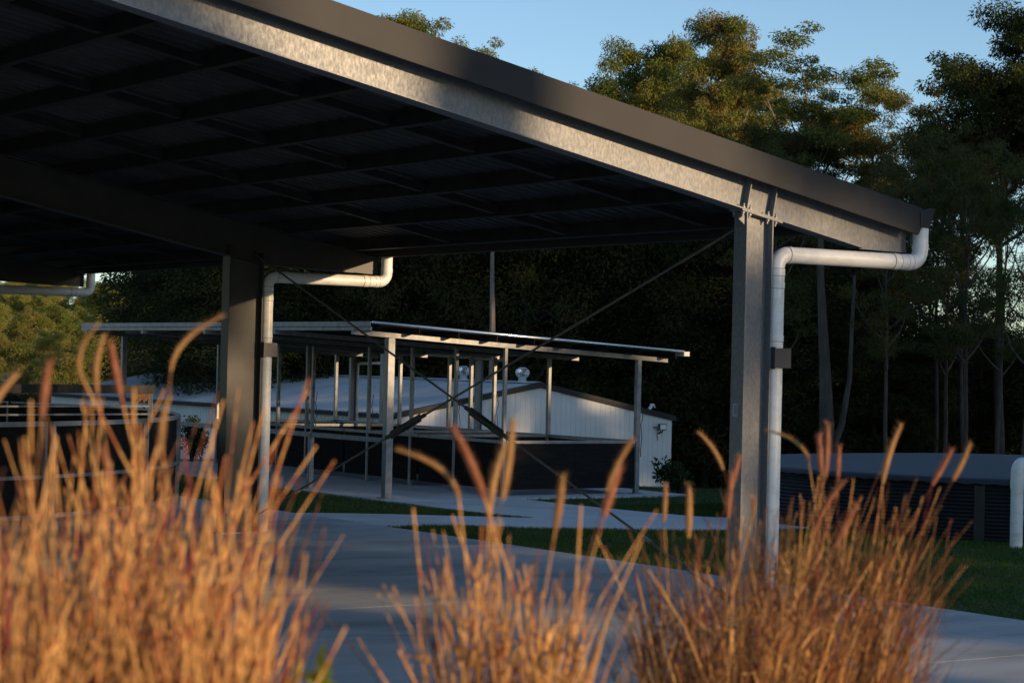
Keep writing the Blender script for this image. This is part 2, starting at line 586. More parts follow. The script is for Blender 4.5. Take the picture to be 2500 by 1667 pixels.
frames = [0.0, BAY, 2 * BAY, 3 * BAY]
bolt_me = None
bb = MB()
bb.lathe([(0, 0), (0.017, 0), (0.017, 0.016), (0.009, 0.017), (0.009, 0.04), (0, 0.04)], 6)
bolt_me = bb.mesh('bolt', M['galv_dull'])
for k, l0 in enumerate(frames):
    near = (k == 0)
    wid = 0.165 if near else 0.191
    dep = 0.304 if near else 0.46
    t0 = 0.0 if near else -0.16
    column(l0, t0, 0.304, wid)
    r = rafter(l0, dep, wid, 0, RIDGE)
    # mirrored half beyond the ridge
    m_ = obj('rafter', r.data, shed)
    m_.scale = (-1, 1, 1)
    m_.location = (2 * RIDGE, 0, 0)
    # far column
    b = MB()
    q = 2 * RIDGE
    b.box(q - 0.304, q - 0.291, l0, l0 + wid, 0, 3.45)
    b.box(q - 0.013, q, l0, l0 + wid, 0, 3.49)
    b.box(q - 0.291, q - 0.013, l0 + wid / 2 - 0.004, l0 + wid / 2 + 0.004, 0, 3.45)
    b.build('column', M['galv'], shed)
    # cap plate, bolts, stiffeners
    o0 = 0.0 if near else 0.0
    if near:
        b = MB()
        ta, tb = -0.055, 0.405
        b.prism([(ta, zr(ta, -0.017)), (tb, zr(tb, -0.017)), (tb, zr(tb, -0.0015)), (ta, zr(ta, -0.0015))], 1, l0 - 0.004, l0 + wid + 0.004)
        b.build('cap_plate', M['galv'], shed)
        for tt in (-0.025, 0.05, 0.255, 0.345):
            for ll in (0.024, 0.14):
                for up in (1, -1):
                    bo = obj('bolt', bolt_me, shed)
                    bo.location = (tt, ll, zr(tt, 0.0125 if up > 0 else -0.0185))
                    bo.rotation_euler = (0, math.atan(SL) + (0 if up > 0 else math.pi), 0)
        for ts in (0.006, 0.298):
            for y0, y1 in ((0.003, 0.078), (0.087, 0.162)):
                b = MB()
                d = (SL * cs, cs)                                # square to the slope
                p0 = (ts, zr(ts, 0.0125))
                hh = 0.279
                e = (cs * 0.006, -SL * cs * 0.006)
                pr = [(p0[0] - e[0], p0[1] - e[1]), (p0[0] + e[0], p0[1] + e[1]), (p0[0] + e[0] + d[0] * hh, p0[1] + e[1] + d[1] * hh), (p0[0] - e[0] + d[0] * hh, p0[1] - e[1] + d[1] * hh)]
                b.prism(pr, 1, y0, y1)
                b.build('stiffener', M['galv'], shed)
        b = MB()
        b.prism([(-0.075, 3.43), (-0.012, 3.47), (-0.012, 3.385)], 1, 0.02, 0.03)
        b.build('cleat', M['galv'], shed)

# purlins and bridging under the roof sheet
zp0 = 0.304 / cs + 0.001
PD = 0.142
purl = [1.54 - 0.92 * i for i in range(12)]
L0, L1 = -0.075, 28.25


def purlin_mesh():
    b = MB()
    th = 0.003
    # Z section in the plane square to the run, leaning with the roof
    prof = [(-0.06, PD), (-0.06, PD - th), (-th, PD - th), (-th, 0.0), (0.06, 0.0), (0.06, th), (0.0, th), (0.0, PD)]
    b.prism([(p * cs + q * SL * cs, q * cs - p * SL * cs) for p, q in prof], 1, L0, L1)
    return b.mesh('purlin', M['galv_dark'])


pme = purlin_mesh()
brm = MB()
brm.prism([(-0.05, 0.012), (0.05, 0.012), (0.05, 0.016), (-0.05, 0.016)], 0, 0.0, 0.86)
brm.prism([(-0.05, 0.016), (-0.046, 0.016), (-0.046, 0.09), (-0.05, 0.09)], 0, 0.0, 0.86)
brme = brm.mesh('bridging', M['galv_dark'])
for side in (1, -1):
    for t in purl:
        o = obj('purlin', pme, shed)
        o.scale = (side, 1, 1)
        o.location = (t if side > 0 else 2 * RIDGE - t, 0, zr(t, zp0))
    for bay in range(3):
        for fr in (0.255, 0.505, 0.755):
            l = bay * BAY + fr * BAY
            for i in range(len(purl) - 1):
                t = purl[i + 1] + 0.03
                o = obj('bridging', brme, shed)
                o.rotation_euler = (0, math.atan(SL) if side > 0 else math.pi - math.atan(SL), 0)
                o.rotation_euler = (0, math.atan(SL), 0) if side > 0 else (0, -math.atan(SL), math.pi)
                o.location = (t if side > 0 else 2 * RIDGE - t, l, zr(t, zp0 + 0.0))

# ribbed roof sheet
rib = []
l = L0 - 0.03
while l < L1 + 0.02:
    rib += [(l, 0), (l + 0.055, 0), (l + 0.07, 0.029), (l + 0.115, 0.029), (l + 0.13, 0)]
    l += 0.19
zt = zp0 + PD * cs + 0.003
for side in (1, -1):
    V = []
    for (ll, hh) in rib:
        for t in (2.04, RIDGE):
            V.append((t if side > 0 else 2 * RIDGE - t, ll, zr(t, zt + hh)))
    k = len(rib)
    F = np.array([(2 * i, 2 * i + 1, 2 * i + 3, 2 * i + 2) for i in range(k - 1)])
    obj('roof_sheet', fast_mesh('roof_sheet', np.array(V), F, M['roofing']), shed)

# barge board, gutter
b = MB()
tb = 1.985
ztop, zbot = zt + 0.052, zt - 0.200
b.prism([(RIDGE, zr(RIDGE, zbot)), (tb - 0.04, zr(tb - 0.04, zbot)), (tb, zr(tb, zbot + 0.075)), (tb, zr(tb, ztop)), (RIDGE, zr(RIDGE, ztop))], 1, -0.114, -0.108)
b.prism([(RIDGE, zr(RIDGE, ztop - 0.004)), (tb, zr(tb, ztop - 0.004)), (tb, zr(tb, ztop)), (RIDGE, zr(RIDGE, ztop))], 1, -0.108, -0.03)
b.prism([(RIDGE, zr(RIDGE, zbot)), (tb - 0.04, zr(tb - 0.04, zbot)), (tb - 0.04, zr(tb - 0.04, zbot + 0.004)), (RIDGE, zr(RIDGE, zbot + 0.004))], 1, -0.108, -0.085)
bg_ = b.build('barge_board', M['grey_paint'], shed)
o = obj('barge_board', bg_.data, shed)
o.scale = (-1, 1, 1)
o.location = (2 * RIDGE, 0, 0)

gp = [(1.835, 3.56), (1.845, 3.458), (1.96, 3.458), (1.985, 3.53), (2.025, 3.636), (2.018, 3.64), (1.978, 3.535), (1.955, 3.465), (1.851, 3.465), (1.843, 3.56)]
b = MB()
b.prism([(u + 0.12, v_ + 0.008) for u, v_ in gp], 1, -0.114, 28.25)
g_ = b.build('gutter', M['grey_paint'], shed)
b = MB()
b.prism([(u + 0.12, v_ + 0.008) for u, v_ in [(1.835, 3.60), (1.845, 3.458), (1.96, 3.458), (1.985, 3.53), (2.025, 3.636), (1.95, 3.634)]], 1, -0.121, -0.1145)
b.build('end_cap', M['grey_paint'], g_)
b = MB()
b.box(1.985, 2.005, 0.0, 0.03, 3.30, 3.46)
b.build('gutter_bracket', M['galv'], shed)


# downpipes with bends and sockets
def bend(p, q, r, c, n=6):
    """quarter bend about centre c from p to q"""
    out = []
    a, b_ = Vector(p) - Vector(c), Vector(q) - Vector(c)
    for i in range(n + 1):
        u = math.pi / 2 * i / n
        out.append(Vector(c) + a * math.cos(u) + b_ * math.sin(u))
    return out


def downpipe(l0, zh=3.15, R=0.0715):
    t1, y1 = 2.045, l0 - 0.04
    t2, y2 = 0.392, l0 + 0.05
    hd = Vector((t2 - t1, y2 - y1, 0)).normalized()
    rr = 0.115
    A1 = Vector((t1, y1, zh))
    B1 = Vector((t2, y2, zh))
    path = [Vector((t1, y1, 3.464)), Vector((t1, y1, zh + rr))]
    path += bend((t1, y1, zh + rr), A1 + hd * rr, rr, A1 + hd * rr + Vector((0, 0, rr)))[1:]
    path += bend(B1 - hd * rr, B1 - Vector((0, 0, rr)), rr, B1 - hd * rr - Vector((0, 0, rr)))
    path += [Vector((t2, y2, 0.02))]
    b = MB()
    b.tube(path, R, 20)
    o = b.build('downpipe', M['pvc'], shed, True)
    md = o.modifiers.new('edge', 'EDGE_SPLIT')
    md.split_angle = math.radians(50)
    cz = Vector((0, 0, 1))
    def ring(p, d, ln):
        d = Vector(d).normalized()
        col_ = MB()
        col_.tube([Vector(p) - d * ln / 2, Vector(p) + d * ln / 2], R + 0.0035, 20)
        col_.build('socket', M['pvc'], o, True).modifiers.new('edge', 'EDGE_SPLIT').split_angle = math.radians(50)
    ring(A1 + hd * (rr + 0.035), hd, 0.05)
    ring(A1 + hd * (rr + 0.19), hd, 0.075)
    ring(B1 - hd * (rr + 0.015), hd, 0.03)
    ring((t2, y2, zh - rr - 0.04), cz, 0.06)
    ring((t2, y2, zh - rr - 0.155), cz, 0.05)
    ring((t2, y2, 2.42), cz, 0.05)
    ring((t1, y1, zh + rr + 0.03), cz, 0.05)
    for p, d in ((A1 + hd * (rr + 0.009), hd), (A1 + hd * (rr + 0.151), hd), (A1 + hd * (rr + 0.229), hd), (B1 - hd * (rr - 0.001), hd)):
        lines = MB()
        lines.tube([p - d * 0.0025, p + d * 0.0025], R + 0.0042, 20)
        lines.build('joint_ring', M['pvc_joint'], o)
    for z_ in (zh - rr - 0.072, zh - rr - 0.182, 2.393, zh - rr - 0.009):
        lines = MB()
        lines.tube([(t2, y2, z_ - 0.0025), (t2, y2, z_ + 0.0025)], R + 0.0042, 20)
        lines.build('joint_ring', M['pvc_joint'], o)
    # bracket: folded plate from the column flange round the pipe
    b = MB()
    b.box(0.306, 0.312, l0 - 0.052, l0 + 0.13, 2.155, 2.345)
    b.box(0.312, 0.492, l0 - 0.052, l0 - 0.046, 2.165, 2.335)
    b.box(0.486, 0.492, l0 - 0.046, l0 + 0.135, 2.165, 2.335)
    b.build('pipe_bracket', M['dark_paint'], shed)


for l0 in frames:
    downpipe(l0)

# crossed tie rods in the wall between the first two columns
def rod(p, q, mid):
    p, q = Vector(p), Vector(q)
    d = (q - p).normalized()
    b = MB()
    b.tube([p, q], 0.0125, 8)
    o = b.build('tie_rod', M['rod'], shed)
    c = p + (q - p) * mid
    b = MB()
    for s in (-1, 1):
        b.bar(c + d * 0.10 * s - d * 0.22, c + d * 0.10 * s + d * 0.22, 0.012, 0.085)
    b.bar(c - d * 0.42, c + d * 0.42, 0.03, 0.035)
    b.build('turnbuckle', M['galv_dark'], o)
    for e in (0.86, 0.93):
        cc = p + (q - p) * e
        b = MB()
        b.tube([cc - d * 0.05, cc + d * 0.05], 0.02, 6)
        b.build('rod_nut', M['galv_dull'], o)
    for pa, pb in ((p - d * 0.02, p + d * 0.25), (q - d * 0.25, q + d * 0.02)):
        b = MB()
        b.bar(pa, pb, 0.012, 0.07)
        b.build('rod_lug', M['galv_dark'], o)


rod((0.135, 0.20, 3.40), (0.135, 9.33, 0.14), 0.60)
rod((0.165, 9.33, 3.42), (0.165, 0.20, 0.10), 0.566)

# label stuck on the near column's side flange
b = MB()
b.box(-0.0025, -0.0006, 0.070, 0.128, 1.742, 1.85)
st = b.build('label_sticker', M['sticker'], shed)
b = MB()
for y0, y1 in ((0.078, 0.085), (0.092, 0.096), (0.104, 0.112)):
    b.box(-0.0035, -0.0026, y0, y1, 1.752, 1.842)
b.build('print_line', M['ink'], st)
# ridge cap
b = MB()
zz = zr(RIDGE, zt + 0.045)
b.prism([(RIDGE - 0.22, zz - 0.035), (RIDGE, zz), (RIDGE + 0.22, zz - 0.035), (RIDGE + 0.22, zz - 0.032), (RIDGE, zz + 0.004), (RIDGE - 0.22, zz - 0.032)], 1, -0.26, 28.26)
b.build('ridge_cap', M['grey_paint'], shed)

# ------------------------------------------------------------------ horse pens under a light skillion roof
pen = thing('pen_shelter', 'low skillion roofed pen shelter of thin galvanised posts with black panels', 'shelter', P(0, 0), A)
SK = (2.75 - 2.44) / 6.2


def zk(t, off=0.0):
    return 2.75 - SK * (t - 4.75) + off


RF, RB = 14.2, 25.3
rib = []
l = RF
while l < RB:
    rib += [(l, 0), (l + 0.05, 0), (l + 0.065, 0.026), (l + 0.105, 0.026), (l + 0.12, 0)]
    l += 0.19
V = []
for (ll, hh) in rib:
    for t in (4.78, 10.95):
        V.append((t, ll, zk(t, -0.035 + hh)))
F = np.array([(2 * i + 1, 2 * i, 2 * i + 2, 2 * i + 3) for i in range(len(rib) - 1)])
obj('roof_sheet', fast_mesh('roof_sheet', np.array(V), F, M['roofing']), pen)
b = MB()                                                    # rolled barge at the front edge
b.tube([(4.78, RF, zk(4.78, -0.012)), (10.96, RF, zk(10.96, -0.012))], 0.024, 10)
b.build('front_barge', M['chrome'], pen, True)
for (l0, l1) in ((RF, 20.1), (20.105, RB)):
    b = MB()
    b.box(4.742, 4.75, l0, l1, 2.675, 2.752)
    b.build('fascia', M['galv_dull'], pen)
    b = MB()
    b.box(4.735, 4.775, l0, l1, 2.612, 2.664)
    b.build('eave_channel', M['galv_dull'], pen)
b = MB()
b.prism([(10.95, 2.44), (10.95, 2.35), (11.06, 2.35), (11.08, 2.43), (11.075, 2.43), (11.055, 2.356), (10.956, 2.356), (10.956, 2.44)], 1, RF - 0.02, RB)
b.box(10.952, 11.07, RF - 0.026, RF - 0.0205, 2.352, 2.428)
b.build('gutter', M['pvc'], pen)
post_l = [14.6, 17.17, 19.74, 22.31, 24.88]
for l in post_l:
    b = MB()
    b.prism([(4.66, zk(4.66, -0.205)), (10.91, zk(10.91, -0.205)), (10.91, zk(10.91, -0.13)), (4.66, zk(4.66, -0.13))], 1, l - 0.04, l + 0.04)
    b.build('roof_beam', M['galv_dull'], pen)
for i in range(9):
    t = 4.95 + 0.735 * i
    b = MB()
    z1 = zk(t, -0.038)
    b.box(t - 0.03, t + 0.03, RF + 0.03, RB - 0.05, z1 - 0.004, z1)
    b.box(t - 0.03, t - 0.026, RF + 0.03, RB - 0.05, z1 - 0.09, z1 - 0.004)
    b.box(t - 0.03, t + 0.03, RF + 0.03, RB - 0.05, z1 - 0.094, z1 - 0.09)
    b.build('purlin', M['galv_dark'], pen)


def post(t, l, wdt, z1=None):
    b = MB()
    top = zk(t, -0.207) if z1 is None else z1
    b.box(t - wdt / 2, t + wdt / 2, l - wdt / 2, l + wdt / 2, 0.0, top)
    o = b.build('post', M['galv_dull'], pen, bevel=0.006)
    f = MB()
    f.box(t - wdt / 2 - 0.05, t + wdt / 2 + 0.05, l - wdt / 2 - 0.05, l + wdt / 2 + 0.05, -0.003, 0.008)
    f.build('foot_plate', M['galv_dull'], o)


post(5.345, 14.6, 0.125)
for l in (19.74, 24.6):
    post(5.345, l, 0.10)
for l in (14.6, 16.05, 17.45, 18.9, 20.95, 21.17, 22.31, 24.88):
    post(7.55, l, 0.06)
for l in (14.6, 17.2, 18.95, 19.74, 20.5, 22.31, 24.88):
    post(10.30, l, 0.085 if l < 15 else 0.065)
for l in (17.05, 22.1):
    post(5.345, l, 0.085, 0.93)


def rail(p, q, wdt=0.05, ht=0.05):
    b = MB()
    b.bar(p, q, wdt, ht)
    b.build('rail', M['galv_dull'], pen)


def panel(p, q, z0, z1):
    b = MB()
    p, q = Vector((*p, (z0 + z1) / 2)), Vector((*q, (z0 + z1) / 2))
    b.bar(p, q, 0.014, z1 - z0)
    b.build('panel', M['rubber'], pen)


seg = [14.6, 17.05, 19.74, 22.1, 24.6]
for l0, l1 in zip(seg[:-1], seg[1:]):
    rail((5.345, l0 + 0.07, 0.90), (5.345, l1 - 0.05, 0.90), 0.05, 0.075)
for t in (7.55, 10.30):
    cross = [14.6, 17.2, 19.74, 22.31, 24.88]
    for l0, l1 in zip(cross[:-1], cross[1:]):
        rail((t, l0 + 0.045, 0.875), (t, l1 - 0.045, 0.875))
        panel((t, l0 + 0.045), (t, l1 - 0.045), 0.10, 0.845)
for l in (14.6, 17.2, 18.95, 22.31, 24.88):
    for t0, t1 in ((7.60, 9.0), (9.004, 10.25)):
        rail((t0, l, 0.875), (t1, l, 0.875))
        panel((t0, l), (t1, l), 0.10, 0.845)
for (t, l, z0) in ((7.60, 16.05, 1.55), (10.35, 18.95, 1.6), (10.36, 14.6, 1.5), (7.60, 20.95, 1.55), (7.60, 18.9, 1.55)):
    b = MB()
    pts = [(t + 0.02 * math.sin(k * 1.9 + t), l - 0.05 + 0.015 * math.cos(k * 2.3), z0 - k * 0.11) for k in range(9)]
    b.tube(pts, 0.007, 5)
    b.build('hanging_cable', M['dark_paint'], pen)

# ------------------------------------------------------------------ small far canopy beside the pens
can = thing('lean_to_canopy', 'narrow lean-to canopy between the pens and the pale shed, with its own white downpipe', 'canopy', P(0, 0), A)
gz = -1.6
for l in (25.0, 30.5):
    b = MB()
    for a0, a1 in ((13.94, 13.95), (14.09, 14.10)):
        b.box(a0, a1, l, l + 0.09, gz, 2.22)
    b.box(13.95, 14.09, l + 0.042, l + 0.048, gz, 2.22)
    b.build('column', M['galv'], can)
    b = MB()
    b.box(11.5, 11.6, l, l + 0.09, gz * 0.4, 2.3)
    b.build('column', M['galv'], can)
    b = MB()
    b.prism([(11.4, 2.32), (14.3, 2.222), (14.72, 2.205), (14.72, 2.30), (11.4, 2.44)], 1, l + 0.03, l + 0.05)
    b.build('rafter', M['galv'], can)
    if l < 28:
        continue
    b = MB()
    rr = 0.06
    A1, B1 = Vector((14.79, l - 0.03, 2.10)), Vector((14.15, l + 0.04, 2.08))
    b.tube([(14.79, l - 0.03, 2.31), A1 + Vector((0, 0, rr)), A1 + Vector((-0.02, 0, 0.02)), A1 + Vector((-rr, 0, 0)), B1 + Vector((rr, 0, 0)), B1 + Vector((0.02, 0, -0.02)), B1 - Vector((0, 0, rr)), (14.15, l + 0.04, gz)], 0.037, 10)
    b.build('downpipe', M['pvc'], can, True)
b = MB()
b.prism([(11.3, 2.47), (14.82, 2.325), (14.82, 2.335), (11.3, 2.48)], 1, 24.6, 31.0)
b.build('roof_sheet', M['roofing'], can)

# ------------------------------------------------------------------ pale gabled shed behind the pens
ws = thing('gabled_shed', 'long pale metal shed with dark barge boards and two spinning roof vents', 'shed', P(0, 33.0), A)
W0, W1, WR = 16.80, 25.98, 21.35
WZ, WRZ = 0.66, 1.53                                        # underside of barge at eaves, at ridge
GB = -1.75
WL = 23.0


def zg(t):
    return WZ + (WRZ - WZ) * (1 - abs(t - WR) / (W1 - WR))


wall = MB()
wall.prism([(W0 + 0.02, GB), (W1 - 0.02, GB), (W1 - 0.02, zg(W1)), (WR, WRZ), (W0 + 0.02, zg(W0))], 1, 0.030, 0.06)
wall = wall.build('end_wall', M['dark_paint'], ws)
n = 54
pw = (W1 - W0) / n
for i in range(n):
    a0, a1 = W0 + i * pw + 0.003, W0 + (i + 1) * pw - 0.003
    b = MB()
    if a0 < WR < a1:
        b.prism([(a0, GB), (a1, GB), (a1, zg(a1)), (WR, WRZ), (a0, zg(a0))], 1, 0.0, 0.028)
    else:
        b.prism([(a0, GB), (a1, GB), (a1, zg(a1)), (a0, zg(a0))], 1, 0.0, 0.028)
    b.build('wall_panel', M['white_sheet'], wall)


def ribbed(t, l0, l1, z0, z1, sgn):
    pr = []
    l = l0
    while l < l1:
        pr += [(l, 0), (l + 0.10, 0), (l + 0.12, 0.03), (l + 0.16, 0.03), (l + 0.18, 0)]
        l += 0.19
    V = []
    for ll, hh in pr:
        V += [(t + sgn * hh, ll, z0), (t + sgn * hh, ll, z1)]
    F = np.array([(2 * i, 2 * i + 1, 2 * i + 3, 2 * i + 2) for i in range(len(pr) - 1)])
    return obj('side_wall', fast_mesh('side_wall', np.array(V), F, M['white_sheet']), ws)


ribbed(W0, 0.03, WL, GB, zg(W0) + 0.02, -1)
ribbed(W1, 0.03, WL, GB, zg(W1) + 0.02, 1)
b = MB()
b.box(W0 - 0.045, W0 + 0.05, -0.006, 0.06, GB, zg(W0) - 0.01)
b.build('corner_flashing', M['white_sheet'], ws)
for s, te in ((-1, W0 - 0.09), (1, W1 + 0.09)):
    pr = []
    l = -0.05
    while l < WL + 0.1:
        pr += [(l, 0), (l + 0.11, 0), (l + 0.125, 0.028), (l + 0.165, 0.028), (l + 0.18, 0)]
        l += 0.19
    V = []
    for ll, hh in pr:
        V += [(te, ll, zg(te) + 0.11 + hh), (WR, ll, WRZ + 0.11 + hh)]
    F = np.array([(2 * i, 2 * i + 1, 2 * i + 3, 2 * i + 2) for i in range(len(pr) - 1)])
    obj('roof_sheet', fast_mesh('roof_sheet', np.array(V), F, M['white_roof']), ws)
    b = MB()
    b.prism([(te, zg(te)), (WR, WRZ), (WR, WRZ + 0.145), (te, zg(te) + 0.145)], 1, -0.075, -0.055)
    b.prism([(te, zg(te) + 0.141), (WR, WRZ + 0.141), (WR, WRZ + 0.145), (te, zg(te) + 0.145)], 1, -0.055, 0.06)
    b.build('barge_board', M['grey_paint'], ws)
    b = MB()
    g0 = te + s * 0.005
    b.prism([(g0, zg(te) + 0.10), (g0, zg(te)), (g0 + s * 0.09, zg(te)), (g0 + s * 0.11, zg(te) + 0.09), (g0 + s * 0.10, zg(te) + 0.09), (g0 + s * 0.085, zg(te) + 0.008), (g0 + s * 0.008, zg(te) + 0.008), (g0 + s * 0.008, zg(te) + 0.10)], 1, -0.07, WL)
    b.build('gutter', M['grey_paint'], ws)
b = MB()
b.prism([(WR - 0.2, WRZ + 0.125), (WR, WRZ + 0.165), (WR + 0.2, WRZ + 0.125), (WR + 0.2, WRZ + 0.122), (WR, WRZ + 0.155), (WR - 0.2, WRZ + 0.122)], 1, 0.065, WL)
b.build('ridge_cap', M['white_roof'], ws)
b = MB()
b.box(W0 + 0.02, W1 - 0.02, WL - 0.03, WL, GB, WZ)
b.build('end_wall', M['white_sheet'], ws)
b = MB()
b.lathe([(0.115, 0), (0.115, 0.14), (0.135, 0.15)], 18)
neck_me = b.mesh('vent_neck', M['chrome'], True)
b = MB()
for j in range(20):
    a = 2 * math.pi * j / 20
    pr = []
    for k in range(7):
        u = k / 6
        zz = 0.15 + 0.24 * u
        r = 0.12 + 0.075 * math.sin(math.pi * (0.12 + 0.8 * u))
        r = r if u < 0.95 else r - 0.03
        pr.append((r, zz, a + 0.25 * u))
    for k in range(6):
        r0, z0, a0 = pr[k]
        r1, z1, a1 = pr[k + 1]
        b.poly([(r0 * math.cos(a0), r0 * math.sin(a0), z0), (r1 * math.cos(a1), r1 * math.sin(a1), z1),
                ((r1 - 0.03) * math.cos(a1 + 0.19), (r1 - 0.03) * math.sin(a1 + 0.19), z1), ((r0 - 0.03) * math.cos(a0 + 0.19), (r0 - 0.03) * math.sin(a0 + 0.19), z0)])
fin_me = b.mesh('vent_fins', M['chrome'])
b = MB()
b.lathe([(0.0, 0.42), (0.07, 0.415), (0.125, 0.395), (0.135, 0.38), (0.10, 0.385)], 18)
cap_me = b.mesh('vent_cap', M['chrome'], True)
for l in (0.85, 3.8):
    v = obj('roof_vent', neck_me, ws)
    v.location = (WR, l, WRZ + 0.13)
    obj('vent_fins', fin_me, v)
    obj('vent_cap', cap_me, v)
# floodlight by the right corner
b = MB()
b.box(25.40, 25.66, -0.17, -0.10, 0.385, 0.575)
fl = b.build('floodlight', M['dark_paint'], ws, bevel=0.01)
b = MB()
b.box(25.425, 25.635, -0.178, -0.171, 0.41, 0.55)
b.build('lamp_glass', M['glass'], fl)
b = MB()
b.bar((25.30, -0.002, 0.46), (25.45, -0.10, 0.46), 0.03, 0.03)
b.tube([(25.50, -0.11, 0.38), (25.46, -0.10, 0.32), (25.43, -0.04, 0.27), (25.45, -0.01, 0.18), (25.47, -0.01, 0.10)], 0.012, 6)
b.tube([(25.55, -0.13, 0.385), (25.53, -0.13, 0.34), (25.47, -0.09, 0.30), (25.43, -0.03, 0.29)], 0.022, 6)
b.build('lamp_bracket', M['dark_paint'], fl)
b = MB()
b.tube([(25.10, -0.05, 0.97), (25.16, -0.05, 1.03), (25.20, -0.05, 1.10), (25.26, -0.05, 1.10), (25.31, -0.05, 1.02)], [0.045, 0.05, 0.04, 0.035, 0.02], 7)
b.tube([(25.16, -0.05, 1.04), (25.14, -0.05, 1.13)], 0.015, 6)
b.build('aerial_mount', M['white_sheet'], ws)

# ------------------------------------------------------------------ round water tank
tank = thing('water_tank', 'low round water tank with black corrugated wall and smooth blue-grey lid', 'water tank', (tank_c[0], tank_c[1], 0))
R = 4.1
prof = []
z = -0.3
while z < 0.735:
    for k in range(4):
        prof.append((R - 0.012 + 0.012 * math.cos(k * math.pi / 2), z + k * 0.0125))
    z += 0.05
b = MB()
b.lathe(prof, 128)
b.build('wall', M['tank_wall'], tank)
b = MB()
n = 220
lid = []
for k, (r, z_) in enumerate([(R + 0.045, 0.722), (R + 0.05, 0.77), (R * 0.97, 0.80), (R * 0.8, 0.84), (R * 0.5, 0.90), (R * 0.2, 0.925), (0.01, 0.93)]):
    for j in range(n):
        a = 2 * math.pi * j / n
        dz = 0.011 * math.sin(j * 2 * math.pi / 2) * (1 if j % 2 else -1) if k == 0 else 0
        dz = (0.009 if j % 2 else -0.009) if k == 0 else 0
        b.v.append((r * math.cos(a), r * math.sin(a), z_ + dz))
for k in range(6):
    for j in range(n):
        a0, b0 = k * n + j, k * n + (j + 1) % n
        b.f.append((a0, b0, b0 + n, a0 + n))
b.build('lid', M['tank_lid'], tank, True)
for ang in (-1.9, -1.35, -0.8):
    b = MB()
    for da in (0,):
        c, s = math.cos(ang), math.sin(ang)
        b.bar(((R + 0.014) * c, (R + 0.014) * s, -0.2), ((R + 0.014) * c, (R + 0.014) * s, 0.70), 0.14, 0.012, (c, s, 0))
    b.build('wall_strap', M['tank_wall'], tank)


def riser(x, y, ht, name, label, toward):
    t_ = thing(name, label, 'pipe', (x, y, 0), 0, 'white risers beside the water tank')
    r = 0.081
    d = Vector((toward[0] - x, toward[1] - y, 0)).normalized()
    ht -= r
    path = [(0, 0, -0.3), (0, 0, ht - 0.2)]
    b = MB()
    b.tube(path, r, 24)
    b.build('pipe', M['pvc'], t_, True).modifiers.new('edge', 'EDGE_SPLIT').split_angle = math.radians(50)
    e = MB()
    c = Vector((0, 0, ht - 0.11)) + d * 0.11
    pts = [Vector((0, 0, ht - 0.25))] + [c - d * 0.11 * math.cos(k * math.pi / 16) + Vector((0, 0, 0.11 * math.sin(k * math.pi / 16))) for k in range(17)] + [Vector((0, 0, ht - 0.2)) + d * 0.22]
    e.tube(pts, r + 0.004, 24)
    e.build('elbow', M['pvc'], t_, True).modifiers.new('edge', 'EDGE_SPLIT').split_angle = math.radians(50)
    k = MB()
    k.tube([(0, 0, ht - 0.31), (0, 0, ht - 0.21)], r + 0.008, 24)
    k.build('socket', M['pvc'], t_, True).modifiers.new('edge', 'EDGE_SPLIT').split_angle = math.radians(50)


riser(6.46, 26.78, 1.11, 'vent_pipe', 'fat white riser pipe with hooked top in front of the tank', (7.6, 27.9))
riser(6.86, 27.32, 0.98, 'vent_pipe', 'second white riser pipe just behind the hooked one, cut by the photo edge', (7.9, 28.3))

# ------------------------------------------------------------------ round yard at the left
ry = thing('round_yard', 'round pen of black panels in galvanised frames with dark overhead beam', 'round pen', (-12.4, 30.1, 0))
R, HT = 7.55, 1.28
NS = 20
step = 2 * math.pi / NS
off = math.radians(-11)
for k in range(NS):
    a0, a1 = off + k * step + 0.006, off + (k + 1) * step - 0.006
    b = MB()
    m = 5
    for j in range(m):
        u0, u1 = a0 + (a1 - a0) * j / m, a0 + (a1 - a0) * (j + 1) / m
        ri, ro = R - 0.012, R + 0.004
        b.hexa([(ri * math.cos(u0), ri * math.sin(u0), 0.09), (ro * math.cos(u0), ro * math.sin(u0), 0.09), (ro * math.cos(u1), ro * math.sin(u1), 0.09), (ri * math.cos(u1), ri * math.sin(u1), 0.09),
                (ri * math.cos(u0), ri * math.sin(u0), HT - 0.02), (ro * math.cos(u0), ro * math.sin(u0), HT - 0.02), (ro * math.cos(u1), ro * math.sin(u1), HT - 0.02), (ri * math.cos(u1), ri * math.sin(u1), HT - 0.02)])
    pn = b.build('panel', M['rubber'], ry)
    b = MB()
    for z_, hw in ((HT - 0.02, 0.06), (0.60, 0.045), (0.11, 0.05)):
        for j in range(m):
            u0, u1 = a0 + (a1 - a0) * j / m, a0 + (a1 - a0) * (j + 1) / m
            ri, ro = R + 0.006, R + 0.05
            b.hexa([(ri * math.cos(u0), ri * math.sin(u0), z_ - hw / 2), (ro * math.cos(u0), ro * math.sin(u0), z_ - hw / 2), (ro * math.cos(u1), ro * math.sin(u1), z_ - hw / 2), (ri * math.cos(u1), ri * math.sin(u1), z_ - hw / 2),
                    (ri * math.cos(u0), ri * math.sin(u0), z_ + hw / 2), (ro * math.cos(u0), ro * math.sin(u0), z_ + hw / 2), (ro * math.cos(u1), ro * math.sin(u1), z_ + hw / 2), (ri * math.cos(u1), ri * math.sin(u1), z_ + hw / 2)])
    for u in (a0 + 0.004, a1 - 0.004):
        c, s = math.cos(u), math.sin(u)
        b.bar(((R + 0.03) * c, (R + 0.03) * s, 0.0), ((R + 0.03) * c, (R + 0.03) * s, HT), 0.05, 0.05, (c, s, 0))
    b.build('panel_frame', M['galv_dull'], pn)
